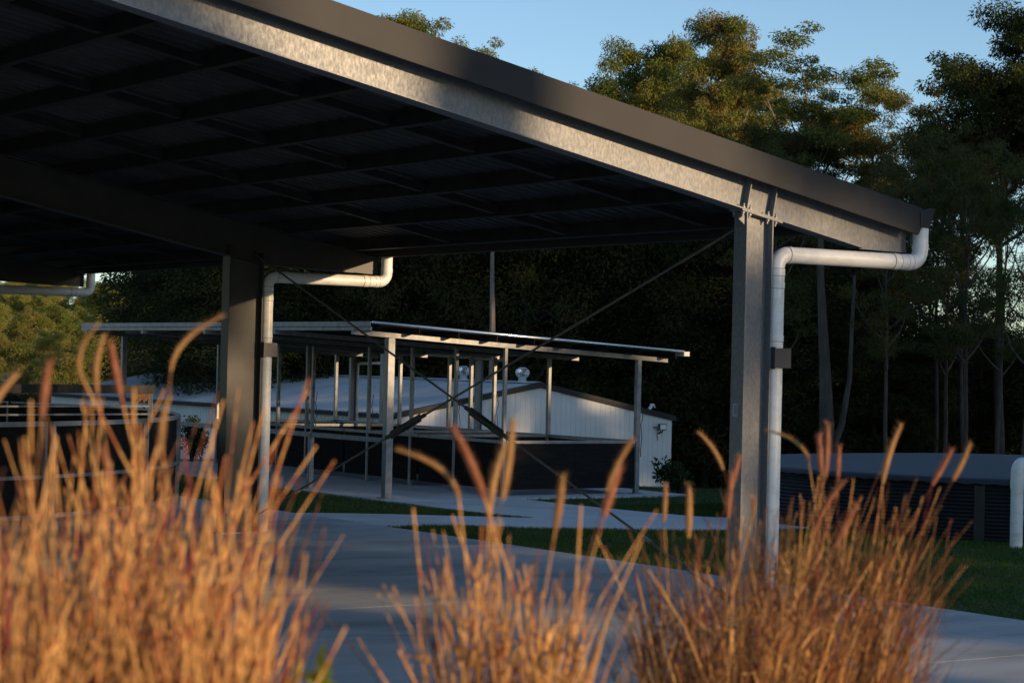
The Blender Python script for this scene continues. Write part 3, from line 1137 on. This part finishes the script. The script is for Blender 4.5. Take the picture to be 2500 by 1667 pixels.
# overhead beam on posts across the mouth of the yard
E0, E1 = Vector((7.40, -0.65, 0)), Vector((5.3, -3.35, 0))
dd = (E1 - E0).normalized()
b = MB()
b.bar(E0 + Vector((0, 0, 1.675)), E0 + dd * 3.8 + Vector((0, 0, 1.675)), 0.10, 0.115)
bm_ = b.build('overhead_beam', M['timber_dark'], ry)
b = MB()
for k in range(9):
    p = E0 + dd * (0.09 + 0.035 * k)
    b.bar(p + Vector((0, 0, 1.53 - 0.02 * (k % 3))), p + Vector((0, 0, 1.615)), 0.03, 0.022, (1, 0, 0))
b.build('fringe', M['rust'], bm_)
for pz in (E0 + dd * 0.04, E0 + dd * 3.7):
    b = MB()
    b.bar((pz.x, pz.y, 0.0), (pz.x, pz.y, 1.615), 0.06, 0.06, (1, 0, 0))
    b.build('beam_post', M['galv_dull'], ry)
for z_ in (1.33, 1.44):
    b = MB()
    b.bar(E0 + Vector((0, 0, z_)), E0 + dd * 3.7 + Vector((0, 0, z_)), 0.025, 0.025)
    b.build('thin_rail', M['galv_dull'], ry)
b = MB()
b.bar(E0 + dd * 3.2 + Vector((0, 0, 1.70)), E0 + dd * 4.4 + Vector((-0.3, 0, 2.15)), 0.05, 0.09)
b.build('diagonal_strut', M['timber_dark'], ry)

# horse float parked past the round yard, only its corner in view
hf = thing('horse_float', 'white horse float with grey roof edge, half out of the photo at left', 'trailer', (-12.15, 45.0, 0), 0.25)
b = MB()
b.prism([(-1.1, 0.45), (1.1, 0.45), (1.1, 1.95), (0.98, 2.12), (-0.98, 2.12), (-1.1, 1.95)], 1, -1.8, 1.8)
bd = b.build('body', M['white_sheet'], hf, bevel=0.03)
b = MB()
b.box(-1.112, 1.112, -1.812, 1.812, 1.93, 1.99)
b.build('roof_trim', M['galv_dark'], hf)
for s in (-1, 1):
    for yy in (-0.45, 0.45):
        b = MB()
        b.tube([(s * 0.96, yy, 0.33), (s * 1.16, yy, 0.33)], 0.33, 20)
        wl = b.build('wheel', M['rubber'], hf)
        b = MB()
        b.tube([(s * 1.161, yy, 0.33), (s * 1.17, yy, 0.33)], 0.19, 16)
        b.build('rim', M['chrome'], wl)
    b = MB()
    b.prism([(-1.0, 0.45), (-0.8, 0.75), (0.8, 0.75), (1.0, 0.45), (0.9, 0.45), (0.75, 0.70), (-0.75, 0.70), (-0.9, 0.45)], 0, s * 1.1, s * 1.28)
    b.build('mudguard', M['white_sheet'], hf)
b = MB()
b.box(-0.95, 0.95, -1.83, -1.803, 0.5, 1.4)
b.build('ramp', M['white_sheet'], hf)
b = MB()
b.box(-0.8, 0.8, -1.815, -1.803, 1.5, 1.85)
b.build('window', M['dark_paint'], hf)
b = MB()
b.bar((-0.6, 1.8, 0.5), (0, 3.0, 0.48), 0.08, 0.1)
b.bar((0.6, 1.8, 0.5), (0, 3.0, 0.48), 0.08, 0.1)
b.build('drawbar', M['galv_dull'], hf)


# ------------------------------------------------------------------ trees
def leaf_cloud(rs, clumps, L, Wd, droop=0.6):
    """clumps: list of (centre, radii, count); returns V, F of kite leaves"""
    ps, ds = [], []
    for c, r, n in clumps:
        d = rs.normal(0, 1, (n, 3))
        d /= np.linalg.norm(d, axis=1)[:, None] + 1e-9
        rad = rs.uniform(0.15, 1.0, (n, 1)) ** 0.6
        ps.append(np.array(c) + d * rad * np.array(r))
        q = d * 0.6 + rs.normal(0, 0.5, (n, 3)) + np.array([0, 0, -droop])
        ds.append(q / (np.linalg.norm(q, axis=1)[:, None] + 1e-9))
    p, d = np.concatenate(ps), np.concatenate(ds)
    n = len(p)
    sdv = np.cross(d, rs.normal(0, 1, (n, 3)))
    sdv /= np.linalg.norm(sdv, axis=1)[:, None] + 1e-9
    l = L * rs.uniform(0.6, 1.3, (n, 1))
    wv = sdv * Wd * rs.uniform(0.7, 1.3, (n, 1))
    V = np.stack([p, p + d * l * 0.45 + wv, p + d * l, p + d * l * 0.45 - wv], 1).reshape(-1, 3)
    return V, np.arange(4 * n).reshape(-1, 4)


PH_, PR_ = {}, {}


def tree_proto(seed, H, crown, spread, bare, limbs, leaf, lm, bark, cr=0.75, per=150, tr=0.17, sub=3, L=0.24, Wd=0.035, low=0.0, flat=0.6, rise=0.75):
    """crown(u) gives the relative reach of limbs at relative height u"""
    rs = np.random.RandomState(seed)
    b = MB()
    hs = np.linspace(0, 0.93 * H, 9)
    wob = np.cumsum(rs.normal(0, 0.09, (9, 2)), axis=0) * (H / 16)
    tp = [Vector((wob[i, 0], wob[i, 1], hs[i] - (0.4 if i == 0 else 0))) for i in range(9)]
    b.tube(tp, [tr * (1 - 0.85 * i / 8) + 0.015 for i in range(9)], 7)
    clumps = []

    def on_trunk(h):
        k = min(7, int(h / (0.93 * H) * 8))
        u = h / (0.93 * H) * 8 - k
        return tp[k].lerp(tp[k + 1], u)

    az = rs.uniform(0, 6.28)
    for i in range(limbs):
        u = bare + (0.97 - bare) * ((i + rs.uniform(0, 0.8)) / limbs)
        h0 = H * u * 0.93
        st_ = on_trunk(min(h0, 0.92 * H))
        az += 2.4 + rs.normal(0, 0.3)
        reach = spread * crown(u) * rs.uniform(0.75, 1.15)
        up = reach * rise * rs.uniform(0.6, 1.2)
        d = Vector((math.cos(az), math.sin(az), 0))
        e = st_ + d * reach + Vector((0, 0, up))
        mid = st_ + d * reach * 0.55 + Vector((rs.normal(0, 0.15), rs.normal(0, 0.15), up * 0.38))
        r0 = tr * (1 - u) * 0.55 + 0.036
        pth = [st_, st_.lerp(mid, 0.5) + Vector((0, 0, -0.05)), mid, mid.lerp(e, 0.5) + Vector((rs.normal(0, 0.1), rs.normal(0, 0.1), 0.05)), e]
        b.tube(pth, [r0, r0 * 0.8, r0 * 0.6, r0 * 0.42, 0.012], 5, False)
        tips = [e]
        for s in range(sub):
            f = rs.uniform(0.45, 0.95)
            p = mid.lerp(e, (f - 0.45) / 0.55) if f > 0.45 else mid
            q = p + Vector((rs.normal(0, 0.5), rs.normal(0, 0.5), rs.uniform(0.1, 0.8))) * (0.45 * reach + 0.35)
            b.tube([p, p.lerp(q, 0.5) + Vector((0, 0, -0.06)), q], [r0 * 0.35, r0 * 0.25, 0.01], 4, False)
            tips.append(q)
        for q in tips:
            s_ = cr * rs.uniform(0.65, 1.25)
            clumps.append((tuple(q), (s_, s_, s_ * flat), int(per * s_ * s_ / cr / cr)))
            if rs.uniform() < 0.5:
                q2 = q + Vector((rs.normal(0, s_ * 0.8), rs.normal(0, s_ * 0.8), rs.normal(0, s_ * 0.5)))
                s2 = s_ * 0.6
                clumps.append((tuple(q2), (s2, s2, s2 * flat), int(per * 0.45)))
    top = tp[-1]
    clumps.append(((top.x, top.y, 0.96 * H - 0.25), (cr, cr, cr * 0.7), per))
    if low:                                                   # leaves and suckers right down the trunk
        for i in range(int(limbs * low)):
            a = rs.uniform(0, 6.28)
            r = spread * rs.uniform(0.2, 0.8)
            s_ = cr * rs.uniform(0.7, 1.2)
            clumps.append(((r * math.cos(a), r * math.sin(a), H * rs.uniform(0.02, bare + 0.05)), (s_, s_, s_), int(per * 0.8)))
    V, F = leaf_cloud(rs, clumps, L, Wd)
    PH_[seed] = float(np.percentile(V[:, 2], 99.7))
    PR_[seed] = float(np.percentile(np.hypot(V[:, 0], V[:, 1]), 88))
    return (b.mesh('trunk', bark, True), fast_mesh('crown', V, F, lm), seed)


dome = lambda u: math.sin(math.pi * (0.10 + 0.80 * u)) ** 0.8 if u < 1 else 0.3
tall = lambda u: 1.0 - 0.72 * max(0, u - 0.45) / 0.55
umb = lambda u: 0.55 + 0.5 * u
FL, FW = 0.15, 0.023
PR = {
    'lit_tall': tree_proto(11, 17.5, tall, 2.9, 0.36, 30, 0, M['leaf_olive'], M['bark_pale'], 0.62, 500, 0.20, 4, L=FL, Wd=FW, flat=0.6),
    'lit_round': tree_proto(12, 16.5, dome, 3.1, 0.38, 28, 0, M['leaf_olive'], M['bark'], 0.66, 520, 0.18, 4, L=FL, Wd=FW, flat=0.6),
    'open_umbrella': tree_proto(13, 16.0, umb, 2.8, 0.34, 22, 0, M['leaf_olive'], M['bark_pale'], 0.66, 520, 0.24, 5, L=FL, Wd=FW, flat=0.5, rise=1.35),
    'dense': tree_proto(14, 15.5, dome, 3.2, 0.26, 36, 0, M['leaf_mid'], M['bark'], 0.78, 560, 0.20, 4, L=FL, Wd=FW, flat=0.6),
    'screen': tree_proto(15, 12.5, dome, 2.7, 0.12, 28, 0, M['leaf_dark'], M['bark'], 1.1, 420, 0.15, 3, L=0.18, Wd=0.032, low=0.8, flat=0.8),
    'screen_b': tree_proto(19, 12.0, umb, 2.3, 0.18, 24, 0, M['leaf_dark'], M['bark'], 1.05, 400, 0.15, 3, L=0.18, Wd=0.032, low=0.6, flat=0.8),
    'pole': tree_proto(16, 15.0, umb, 2.2, 0.40, 13, 0, M['leaf_mid'], M['bark'], 0.62, 210, 0.12, 4, L=FL, Wd=FW, flat=0.6, rise=1.5),
    'hill_round': tree_proto(17, 11.0, dome, 3.3, 0.20, 17, 0, M['leaf_hill'], M['bark_pale'], 1.15, 420, 0.17, 2, L=0.24, Wd=0.045, flat=0.7, low=0.4),
    'hill_open': tree_proto(18, 12.0, tall, 3.0, 0.24, 15, 0, M['leaf_hill'], M['bark_pale'], 1.0, 380, 0.17, 2, L=0.24, Wd=0.045, flat=0.65),
    'hill_dark': tree_proto(21, 11.0, dome, 3.0, 0.20, 17, 0, M['leaf_olive'], M['bark'], 1.1, 400, 0.17, 2, L=0.24, Wd=0.045, flat=0.7, low=0.4),
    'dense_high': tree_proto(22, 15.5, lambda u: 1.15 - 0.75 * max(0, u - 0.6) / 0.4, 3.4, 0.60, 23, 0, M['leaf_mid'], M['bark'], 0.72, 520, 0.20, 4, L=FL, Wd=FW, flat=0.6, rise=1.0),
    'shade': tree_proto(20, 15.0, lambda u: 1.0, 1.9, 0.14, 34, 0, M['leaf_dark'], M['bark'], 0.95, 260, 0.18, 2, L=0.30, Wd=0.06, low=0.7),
}
PH = {k: PH_[v[2]] for k, v in PR.items()}


def tree(kind, x, y, H, label, group=None, wx=1.0, name='gum_tree', rz=None):
    s = H / PH[kind]
    t = thing(name, label, 'tree', (x, y, ground_z(x, y)), rnd.uniform(0, 6.28) if rz is None else rz, group)
    t.scale = (s * wx, s * wx, s)
    obj('trunk', PR[kind][0], t)
    obj('crown', PR[kind][1], t)
    return t


def at(k, Y):
    return k * Y, Y


G1 = 'tall trees against the sky'
for kind, k, Y, tt, lab, wx in [
    ('lit_tall', 0.0937, 95, 0.1670, 'tallest sunlit gum left of the wide flat-topped tree', 0.8),
    ('lit_round', 0.060, 104, 0.1552, 'broad sunlit gum with rusty leaves at the left of the tallest one', 0.88),
    ('lit_round', 0.077, 110, 0.134, 'low sunlit gum between the two tall bright ones', 1.0),
    ('lit_round', 0.033, 104, 0.1335, 'small dark round treetop peeping over the roof edge', 0.6),
    ('lit_tall', 0.112, 114, 0.139, 'gum with rusty leaves filling the notch beside the tallest tree', 0.9),
    ('open_umbrella', 0.1426, 80, 0.1555, 'flat-topped gum with bare forked limbs in the middle of the sky', 1.25),
    ('open_umbrella', 0.167, 79, 0.137, 'see-through gum sloping down right of the flat-topped one', 0.9),
    ('dense', 0.126, 78, 0.118, 'dark leafy tree under the flat-topped gum', 0.8),
    ('pole', 0.183, 81, 0.124, 'thin gum at the foot of the sky gap', 0.9),
    ('pole', 0.195, 77, 0.118, 'thin gum right of the sky gap', 0.9),
    ('dense', -0.143, 90, 0.058, 'dark tree beside the sunlit hillside, left of the big dark column', 0.8),
    ('pole', -0.164, 92, 0.046, 'dark bare limbed tree against the sunlit hillside', 1.2),
    ('dense_high', 0.2140, 74, 0.118, 'dark rounded tree stepping up right of the sky gap', 0.75),
    ('dense_high', 0.2330, 71, 0.152, 'big dark tree second from the right edge', 1.05),
    ('dense_high', 0.2580, 69, 0.182, 'biggest dark tree cut by the right edge', 1.1),
    ('pole', 0.205, 66, 0.095, 'bare limbed tree in front of the big dark one', 1.0),
    ('pole', 0.232, 64, 0.10, 'bare limbed tree low at the right edge', 1.0),
    ('lit_tall', -0.0515, 98, 0.1640, 'sunlit treetop showing above the roof at left', 0.9),
    ('lit_round', -0.0375, 98, 0.1515, 'lower sunlit treetop right beside the one above the roof', 0.7),
    ('open_umbrella', -0.0090, 85, 0.1465, 'sparse dark treetop just clearing the roof near the sky', 0.8),
]:
    x, y = at(k, Y)
    tree(kind, x, y, tt * Y + CAM_Z - ground_z(x, y), lab, G1, wx)

G2 = 'dark forest trees behind the sheds'
lab2 = 'dark leafy tree in the shaded forest wall behind the sheds'
k = -0.150
while k < 0.272:
    for row, Y in enumerate((68.5, 73.5, 79)):
        if k < -0.128 and row == 0:
            continue
        kk = k + rnd.uniform(-0.007, 0.007)
        y = Y + rnd.uniform(-1.6, 1.6)
        topt = 0.098 if kk < 0.118 else 0.062 if kk < 0.168 else 0.018
        if kk < -0.11:
            topt = 0.055
        H = (topt + rnd.uniform(-0.018, 0.012)) * y + CAM_Z - ground_z(kk * y, y)
        if kk > 0.175 and row == 0 and rnd.random() < 0.5:
            continue
        if kk > 0.175 and row == 0:
            tree('pole', kk * y, y, rnd.uniform(9.5, 12.5), 'thin trunked tree in the dark wood at right', 'thin trunks in the dark wood', 0.9, 'forest_tree')
        else:
            where = 'left of the pens' if kk < -0.10 else 'behind the pen shelter roof' if kk < 0.0 else 'behind the gabled shed' if kk < 0.075 else 'between gabled shed and near column' if kk < 0.115 else 'above the water tank' if kk < 0.2 else 'at the right edge above the white riser'
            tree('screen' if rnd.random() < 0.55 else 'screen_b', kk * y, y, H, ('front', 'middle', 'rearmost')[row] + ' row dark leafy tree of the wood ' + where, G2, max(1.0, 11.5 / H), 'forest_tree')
    k += 0.0265
for k, Y, H, kind in [(0.128, 62, 10.5, 'pole'), (0.18, 60, 10, 'pole'), (0.215, 61, 11, 'pole'), (0.243, 59, 10.5, 'pole')]:
    tree(kind, k * Y, Y, H, 'slim tree at the front of the dark wood behind the water tank', 'thin trunks in the dark wood', 0.9, 'forest_tree')

# bare trunks one can pick out
def snag(x, y, pts, rad, m, label):
    b = MB()
    for p, r in pts:
        b.tube(p, r, 7)
    o = b.build('tree_trunk', m)
    o.location = (x, y, ground_z(x, y))
    tag(o, label, 'tree trunk')


snag(-0.6, 62.5, [([(0, 0, -0.3), (0.03, 0, 4.0), (-0.05, 0.05, 7.0), (0.08, 0, 8.2)], [0.13, 0.10, 0.06, 0.02])], 0, M['bark_pale'], 'thin pale bare trunk behind the pen shelter roof')
snag(8.85, 59.0, [([(0, 0, -0.3), (0.02, 0, 2.0), (-0.05, 0.05, 3.6), (-0.25, 0.05, 6.5), (-0.3, 0, 9.0)], [0.25, 0.23, 0.17, 0.10, 0.05]),
                  ([(0.05, 0, 1.2), (0.42, 0, 2.3), (0.62, 0, 3.6), (0.70, 0, 6.5)], [0.11, 0.10, 0.07, 0.04])], 0, M['bark_dark'], 'thick forked trunk in the dark wood right of the near column')

# hillside at far left
G3 = 'sunlit trees on the far hillside'
rows = [(99, -0.022), (112, -0.018), (150, -0.008), (165, 0.001), (182, 0.007), (202, 0.012), (226, 0.017), (254, 0.021), (287, 0.024), (326, 0.028), (374, 0.032), (430, 0.036), (470, 0.038)]
for Y, tt in rows:
    cnt = int(0.145 * Y / (4.5 if Y < 120 else 6.6 if Y < 280 else 5.0))
    for i in range(cnt):
        kk = -0.280 + (0.280 - 0.136) * (i + rnd.uniform(0.1, 0.9)) / cnt
        y = Y + rnd.uniform(-6, 6)
        H = max(3.5, (tt + rnd.uniform(-0.006, 0.003)) * y + CAM_Z - ground_z(kk * y, y))
        wx = rnd.uniform(0.85, 1.25) * max(1.0, 8.0 / H)
        if Y < 120:
            tree('dense' if rnd.random() < 0.5 else 'screen', kk * y, y, H, 'dark tree at the foot of the hillside beyond the round yard', 'dark trees at the foot of the hill', wx, 'hill_tree')
        else:
            kd = rnd.choice(['hill_round', 'hill_round', 'hill_open', 'hill_dark'])
            tree(kd, kk * y, y, H, 'dull green tree among golden ones on the far hillside' if kd == 'hill_dark' else 'golden sunlit tree on the far hillside', G3, wx, 'hill_tree')

# trees standing out of the frame to the right, towards the low sun
G4 = 'trees of the wood towards the sun'
NXq, NYq = 0.550, 0.835
rnd = random.Random(14)


def shade(q, u, H, wr):
    x, y = q * NXq + u * SX, q * NYq + u * SY
    tree('shade', x, y, H, 'leafy tree of the sunny wood edge right of the yard', G4, wr / PR_[20] * PH['shade'] / H, 'wood_edge_tree')


for q, u, H, wr in [(7.6, 52, 13.5, 2.0), (10.7, 55, 13.2, 1.45), (12.95, 52, 8.7, 1.45), (13.65, 50, 14.5, 0.5), (17.75, 52, 14.5, 1.85), (21.2, 54, 10.9, 1.8)]:
    shade(q, u, H, wr)
q = 24.4
while q < 46:
    shade(q, 52 + rnd.uniform(-3, 5), rnd.uniform(10.9, 11.7) if 25 < q < 35 else rnd.uniform(12.4, 14.2), rnd.uniform(1.9, 2.2))
    q += rnd.uniform(2.8, 3.4)
for q in (46.4, 49.3, 52.3):
    shade(q, 53, 19.5, 1.56)
q = 55.0
while q < 92:
    shade(q, 52 + rnd.uniform(-3, 5), rnd.uniform(19.5, 21.5), rnd.uniform(2.0, 2.4))
    q += rnd.uniform(2.8, 3.3)


# ------------------------------------------------------------------ shrubs
def shrub(x, y, H, R_, label, seed):
    rs = np.random.RandomState(seed)
    t = thing('shrub', label, 'shrub', (x, y, ground_z(x, y)), 0, 'shrubs by the pale shed')
    b = MB()
    cl = []
    for i in range(9):
        a = rs.uniform(0, 6.28)
        r = R_ * rs.uniform(0.2, 0.9)
        e = Vector((r * math.cos(a), r * math.sin(a), H * rs.uniform(0.35, 0.95)))
        b.tube([(0, 0, -0.05), e * 0.5 + Vector((0, 0, 0.08)), e], [0.018, 0.012, 0.004], 5)
        cl.append((tuple(e * 0.92), (R_ * 0.36, R_ * 0.36, H * 0.2), 90))
        cl.append((tuple(e * 0.55), (R_ * 0.3, R_ * 0.3, H * 0.18), 60))
    b.build('stems', M['bark'], t)
    V, F = leaf_cloud(rs, cl, 0.085, 0.018, 0.1)
    obj('foliage', fast_mesh('foliage', V, F, M['leaf_shrub']), t)


for t, l, H, R_, lab, sd_ in [
    (6.7, 26.6, 1.25, 0.42, 'bushy shrub against the pale wall left of the big dark column', 1),
    (7.5, 25.9, 1.2, 0.40, 'second wall shrub, half hidden by the big dark column', 2),
    (11.6, 15.0, 0.62, 0.45, 'low shrub between the last pen post and the shed corner', 3),
    (12.9, 14.6, 0.62, 0.60, 'low spreading shrub at the right corner of the pale shed', 4),
    (13.6, 13.6, 0.45, 0.50, 'lowest dark shrub on the lawn rise right of the pale shed', 5)]:
    p = P(t, l)
    shrub(p.x, p.y, H, R_, lab, sd_)


# ------------------------------------------------------------------ dry ornamental grasses close to the camera
def ribbon(Vl, Fl, pts, wd, side):
    i = len(Vl)
    n = len(pts)
    for k, p in enumerate(pts):
        ww = wd * (1 - 0.85 * (k / (n - 1)) ** 1.5) * 0.5
        Vl.append(p - side * ww)
        Vl.append(p + side * ww)
    for k in range(n - 1):
        a = i + 2 * k
        Fl.append((a, a + 1, a + 3, a + 2))


def head_mesh(ln, r, bend_, m, seed):
    """bristly spindle along +Z, nodding towards +X"""
    rs = np.random.RandomState(seed)
    b = MB()
    n = 9
    pts, rad = [], []
    for k in range(n):
        u = k / (n - 1)
        pts.append(Vector((bend_ * ln * u * u, 0, ln * (u - 0.25 * bend_ * u * u))))
        rad.append(r * (0.25 + 0.75 * math.sin(math.pi * min(1, 0.12 + 0.86 * u)) ** 0.7))
    b.tube(pts, rad, 7)
    for i in range(170):
        u = rs.uniform(0.02, 0.98)
        k = u * (n - 1)
        k0 = min(n - 2, int(k))
        c = pts[k0].lerp(pts[k0 + 1], k - k0)
        a = rs.uniform(0, 6.28)
        d = Vector((math.cos(a), math.sin(a), 1.3)).normalized()
        s = Vector((-math.sin(a), math.cos(a), 0)) * 0.0007
        p0 = c + Vector((math.cos(a), math.sin(a), 0)) * r * 0.6
        b.poly([p0 - s, p0 + s, p0 + d * (r * 1.6 + 0.006)])
    return b.mesh('seed_head', m)


heads = [head_mesh(0.115, 0.0068, 0.08, M['head_tan'], 1), head_mesh(0.135, 0.0060, 0.30, M['head_tan'], 2), head_mesh(0.10, 0.0066, 0.05, M['head_pink'], 3),
         head_mesh(0.12, 0.0060, 0.22, M['head_pink'], 4), head_mesh(0.14, 0.0048, 0.80, M['head_tan'], 5)]


def grass_clump(x, y, seed, H, spread, nst, nbl, nh, mats, label, lean=0.0, foot=0.13, hs=1.0, fine=1.0):
    rs = np.random.RandomState(seed)
    t = thing('ornamental_grass', label, 'grass clump', (x, y, bed_z(x, y)), 0, 'dry fountain grasses in the bed')
    st_m = {0: MB(), 1: MB(), 2: MB()}
    hd = []
    for i in range(nst):
        a = rs.uniform(0, 6.28)
        r0 = foot * math.sqrt(rs.uniform())
        base = Vector((r0 * math.cos(a), r0 * math.sin(a), -0.03))
        h = H * rs.uniform(0.66, 1.08) if rs.uniform() < 0.72 else H * rs.uniform(0.95, 1.18)
        out = spread * (r0 / foot) * rs.uniform(0.25, 1.2)
        a2 = a + rs.normal(0, 0.35)
        d = Vector((math.cos(a2) * out + lean, math.sin(a2) * out, 0))
        pts = []
        wob = Vector((0, 0, 0))
        nod = Vector((rs.normal(0, 0.26), rs.normal(0, 0.26), -0.2 * rs.uniform(0, 1.4)))
        for k in range(7):
            u = k / 6
            wob = wob + Vector((rs.normal(0, 0.007), rs.normal(0, 0.007), 0))
            pts.append(base + d * (u ** 1.6) + wob + nod * max(0, u - 0.55) ** 2 + Vector((0, 0, h * (u - 0.10 * u ** 3))))
        r = rs.uniform(0.0014, 0.0036) * fine
        c = 2 if rs.uniform() < 0.06 else (1 if rs.uniform() < 0.25 else 0)
        st_m[c].tube(pts, [r * (1 - 0.45 * k / 6) for k in range(7)], 4, False)
        hd.append((pts[-1], (pts[-1] - pts[-2]).normalized(), h))
        # leaf sheaths breaking away from the culm
        if rs.uniform() < 0.7:
            k = rs.randint(2, 5)
            s = Vector((rs.normal(), rs.normal(), 0)).normalized()
            e = pts[k] + s * rs.uniform(0.03, 0.10) + Vector((0, 0, rs.uniform(0.05, 0.16)))
            Vl, Fl = [], []
            ribbon(Vl, Fl, [pts[k], pts[k].lerp(e, 0.5) + Vector((0, 0, 0.02)), e, e + s * 0.03 - Vector((0, 0, 0.03))], rs.uniform(0.004, 0.008), Vector((-s.y, s.x, 0.3)).normalized())
            m_ = st_m[c]
            i0 = len(m_.v)
            m_.v += [tuple(p) for p in Vl]
            m_.f += [tuple(i0 + q for q in f) for f in Fl]
    for c, nm in ((0, 'stems'), (1, 'stems'), (2, 'stems')):
        if st_m[c].v:
            o = st_m[c].build(nm, M[mats[c]], t)
            o['kind'] = 'stuff'
    Vl, Fl, Vd, Fd = [], [], [], []
    for i in range(nbl):
        a = rs.uniform(0, 6.28)
        r0 = foot * 1.2 * math.sqrt(rs.uniform())
        h = H * rs.uniform(0.30, 0.92)
        out = spread * rs.uniform(0.3, 1.3)
        arc = rs.uniform(0.1, 0.8)
        a2 = a + rs.normal(0, 0.5)
        d = Vector((math.cos(a2) * out + lean * 0.7, math.sin(a2) * out, 0))
        base = Vector((r0 * math.cos(a), r0 * math.sin(a), -0.02))
        tw = rs.uniform(0, 3.14)
        pts = [base + d * (u ** 1.5) + Vector((rs.normal(0, 0.008), rs.normal(0, 0.008), h * (u * (1 + 0.5 * arc) - arc * 0.75 * u ** 3))) for u in np.linspace(0, 1, 7)]
        tgt = (Vl, Fl) if rs.uniform() < 0.62 else (Vd, Fd)
        ribbon(tgt[0], tgt[1], pts, rs.uniform(0.004, 0.011) * fine, Vector((math.cos(tw), math.sin(tw), 0.2)).normalized())
    for i in range(int(nbl * 0.6)):                            # curled bits of dead leaf caught among the stems
        r0 = (foot + spread * 0.55) * math.sqrt(rs.uniform())
        a = rs.uniform(0, 6.28)
        zz = H * (0.25 + 0.55 * rs.uniform() ** 1.3)
        k_ = 0.45 + 0.55 * zz / H
        p = Vector((r0 * k_ * math.cos(a) + lean * (zz / H) ** 1.6, r0 * k_ * math.sin(a), zz))
        d = Vector((rs.normal(0, 0.6), rs.normal(0, 0.6), rs.normal(0.3, 0.8))).normalized()
        c = Vector((rs.normal(), rs.normal(), rs.normal())).normalized()
        ln = rs.uniform(0.03, 0.11)
        pts = [p + d * ln * u + c * ln * 0.45 * u * u for u in (0, 0.3, 0.6, 1.0)]
        tgt = (Vl, Fl) if rs.uniform() < 0.6 else (Vd, Fd)
        ribbon(tgt[0], tgt[1], pts, rs.uniform(0.004, 0.012) * fine, d.cross(c).normalized())
    for vv, ff, mm in ((Vl, Fl, mats[0]), (Vd, Fd, mats[1])):
        me = fast_mesh('blades', np.array([tuple(p) for p in vv]), np.array(ff), M[mm])
        o = obj('blades', me, t)
        o['kind'] = 'stuff'
    hd.sort(key=lambda q: -q[2])
    pick = hd[:nh * 2]
    rs.shuffle(pick) if False else None
    for i, (p, d, h) in enumerate(pick[::2]):
        o = obj('seed_head', heads[int(rs.randint(0, 5))], t)
        o.location = p
        q = d.to_track_quat('Z', 'X')
        o.rotation_mode = 'QUATERNION'
        o.rotation_quaternion = q @ Vector((0, 0, 1)).rotation_difference(Vector((0, 0, 1))) @ __import__('mathutils').Quaternion((0, 0, 1), rs.uniform(0, 6.28))
        s = rs.uniform(0.75, 1.15) * hs
        o.scale = (s, s, s)
    return t


ST = ('straw', 'straw_dark', 'wine')
DK = ('straw_dark', 'straw', 'wine')
grass_clump(-0.70, 2.75, 31, 1.30, 0.13, 400, 900, 2, ST, 'tall straw grass clump at the far left edge', 0.0, 0.14, 0.7)
grass_clump(-0.45, 2.85, 32, 1.22, 0.10, 400, 950, 2, ST, 'thick golden grass clump left of the middle, nearest the camera', 0.02, 0.10, 0.7)
grass_clump(-0.64, 3.5, 33, 1.35, 0.17, 230, 480, 5, ST, 'straw grass clump tucked behind the two left ones', 0.02, 0.15, 0.85)
grass_clump(0.0, 3.6, 34, 1.15, 0.13, 230, 800, 7, ST, 'lone grass clump in the middle with arching rosy seed heads', 0.0, 0.085)
grass_clump(0.50, 4.75, 35, 1.05, 0.13, 470, 1300, 8, DK, 'dark withered grass clump in front of the near column', -0.01, 0.15, 1.0, 0.68)
grass_clump(0.72, 5.05, 36, 1.13, 0.14, 470, 1250, 8, DK, 'wispy grass clump at the right, leaning towards the tank', 0.09, 0.15, 1.0, 0.65)

wd_ = thing('weed', 'small bright green leafy weed beside the golden grass clump', 'weed', (-0.285, 3.1, bed_z(-0.285, 3.1)))
rsw = np.random.RandomState(5)
b = MB()
for i in range(5):
    e = Vector((rsw.normal(0, 0.03), rsw.normal(0, 0.03), rsw.uniform(0.86, 0.94)))
    b.tube([(0, 0, 0), e * 0.5, e], 0.002, 5)
b.build('stems', M['weed'], wd_)
V, F = leaf_cloud(rsw, [((0, 0, 0.93), (0.035, 0.035, 0.02), 16), ((0.02, 0, 0.83), (0.03, 0.03, 0.02), 8)], 0.03, 0.010, -0.1)
obj('foliage', fast_mesh('foliage', V, F, M['weed']), wd_)
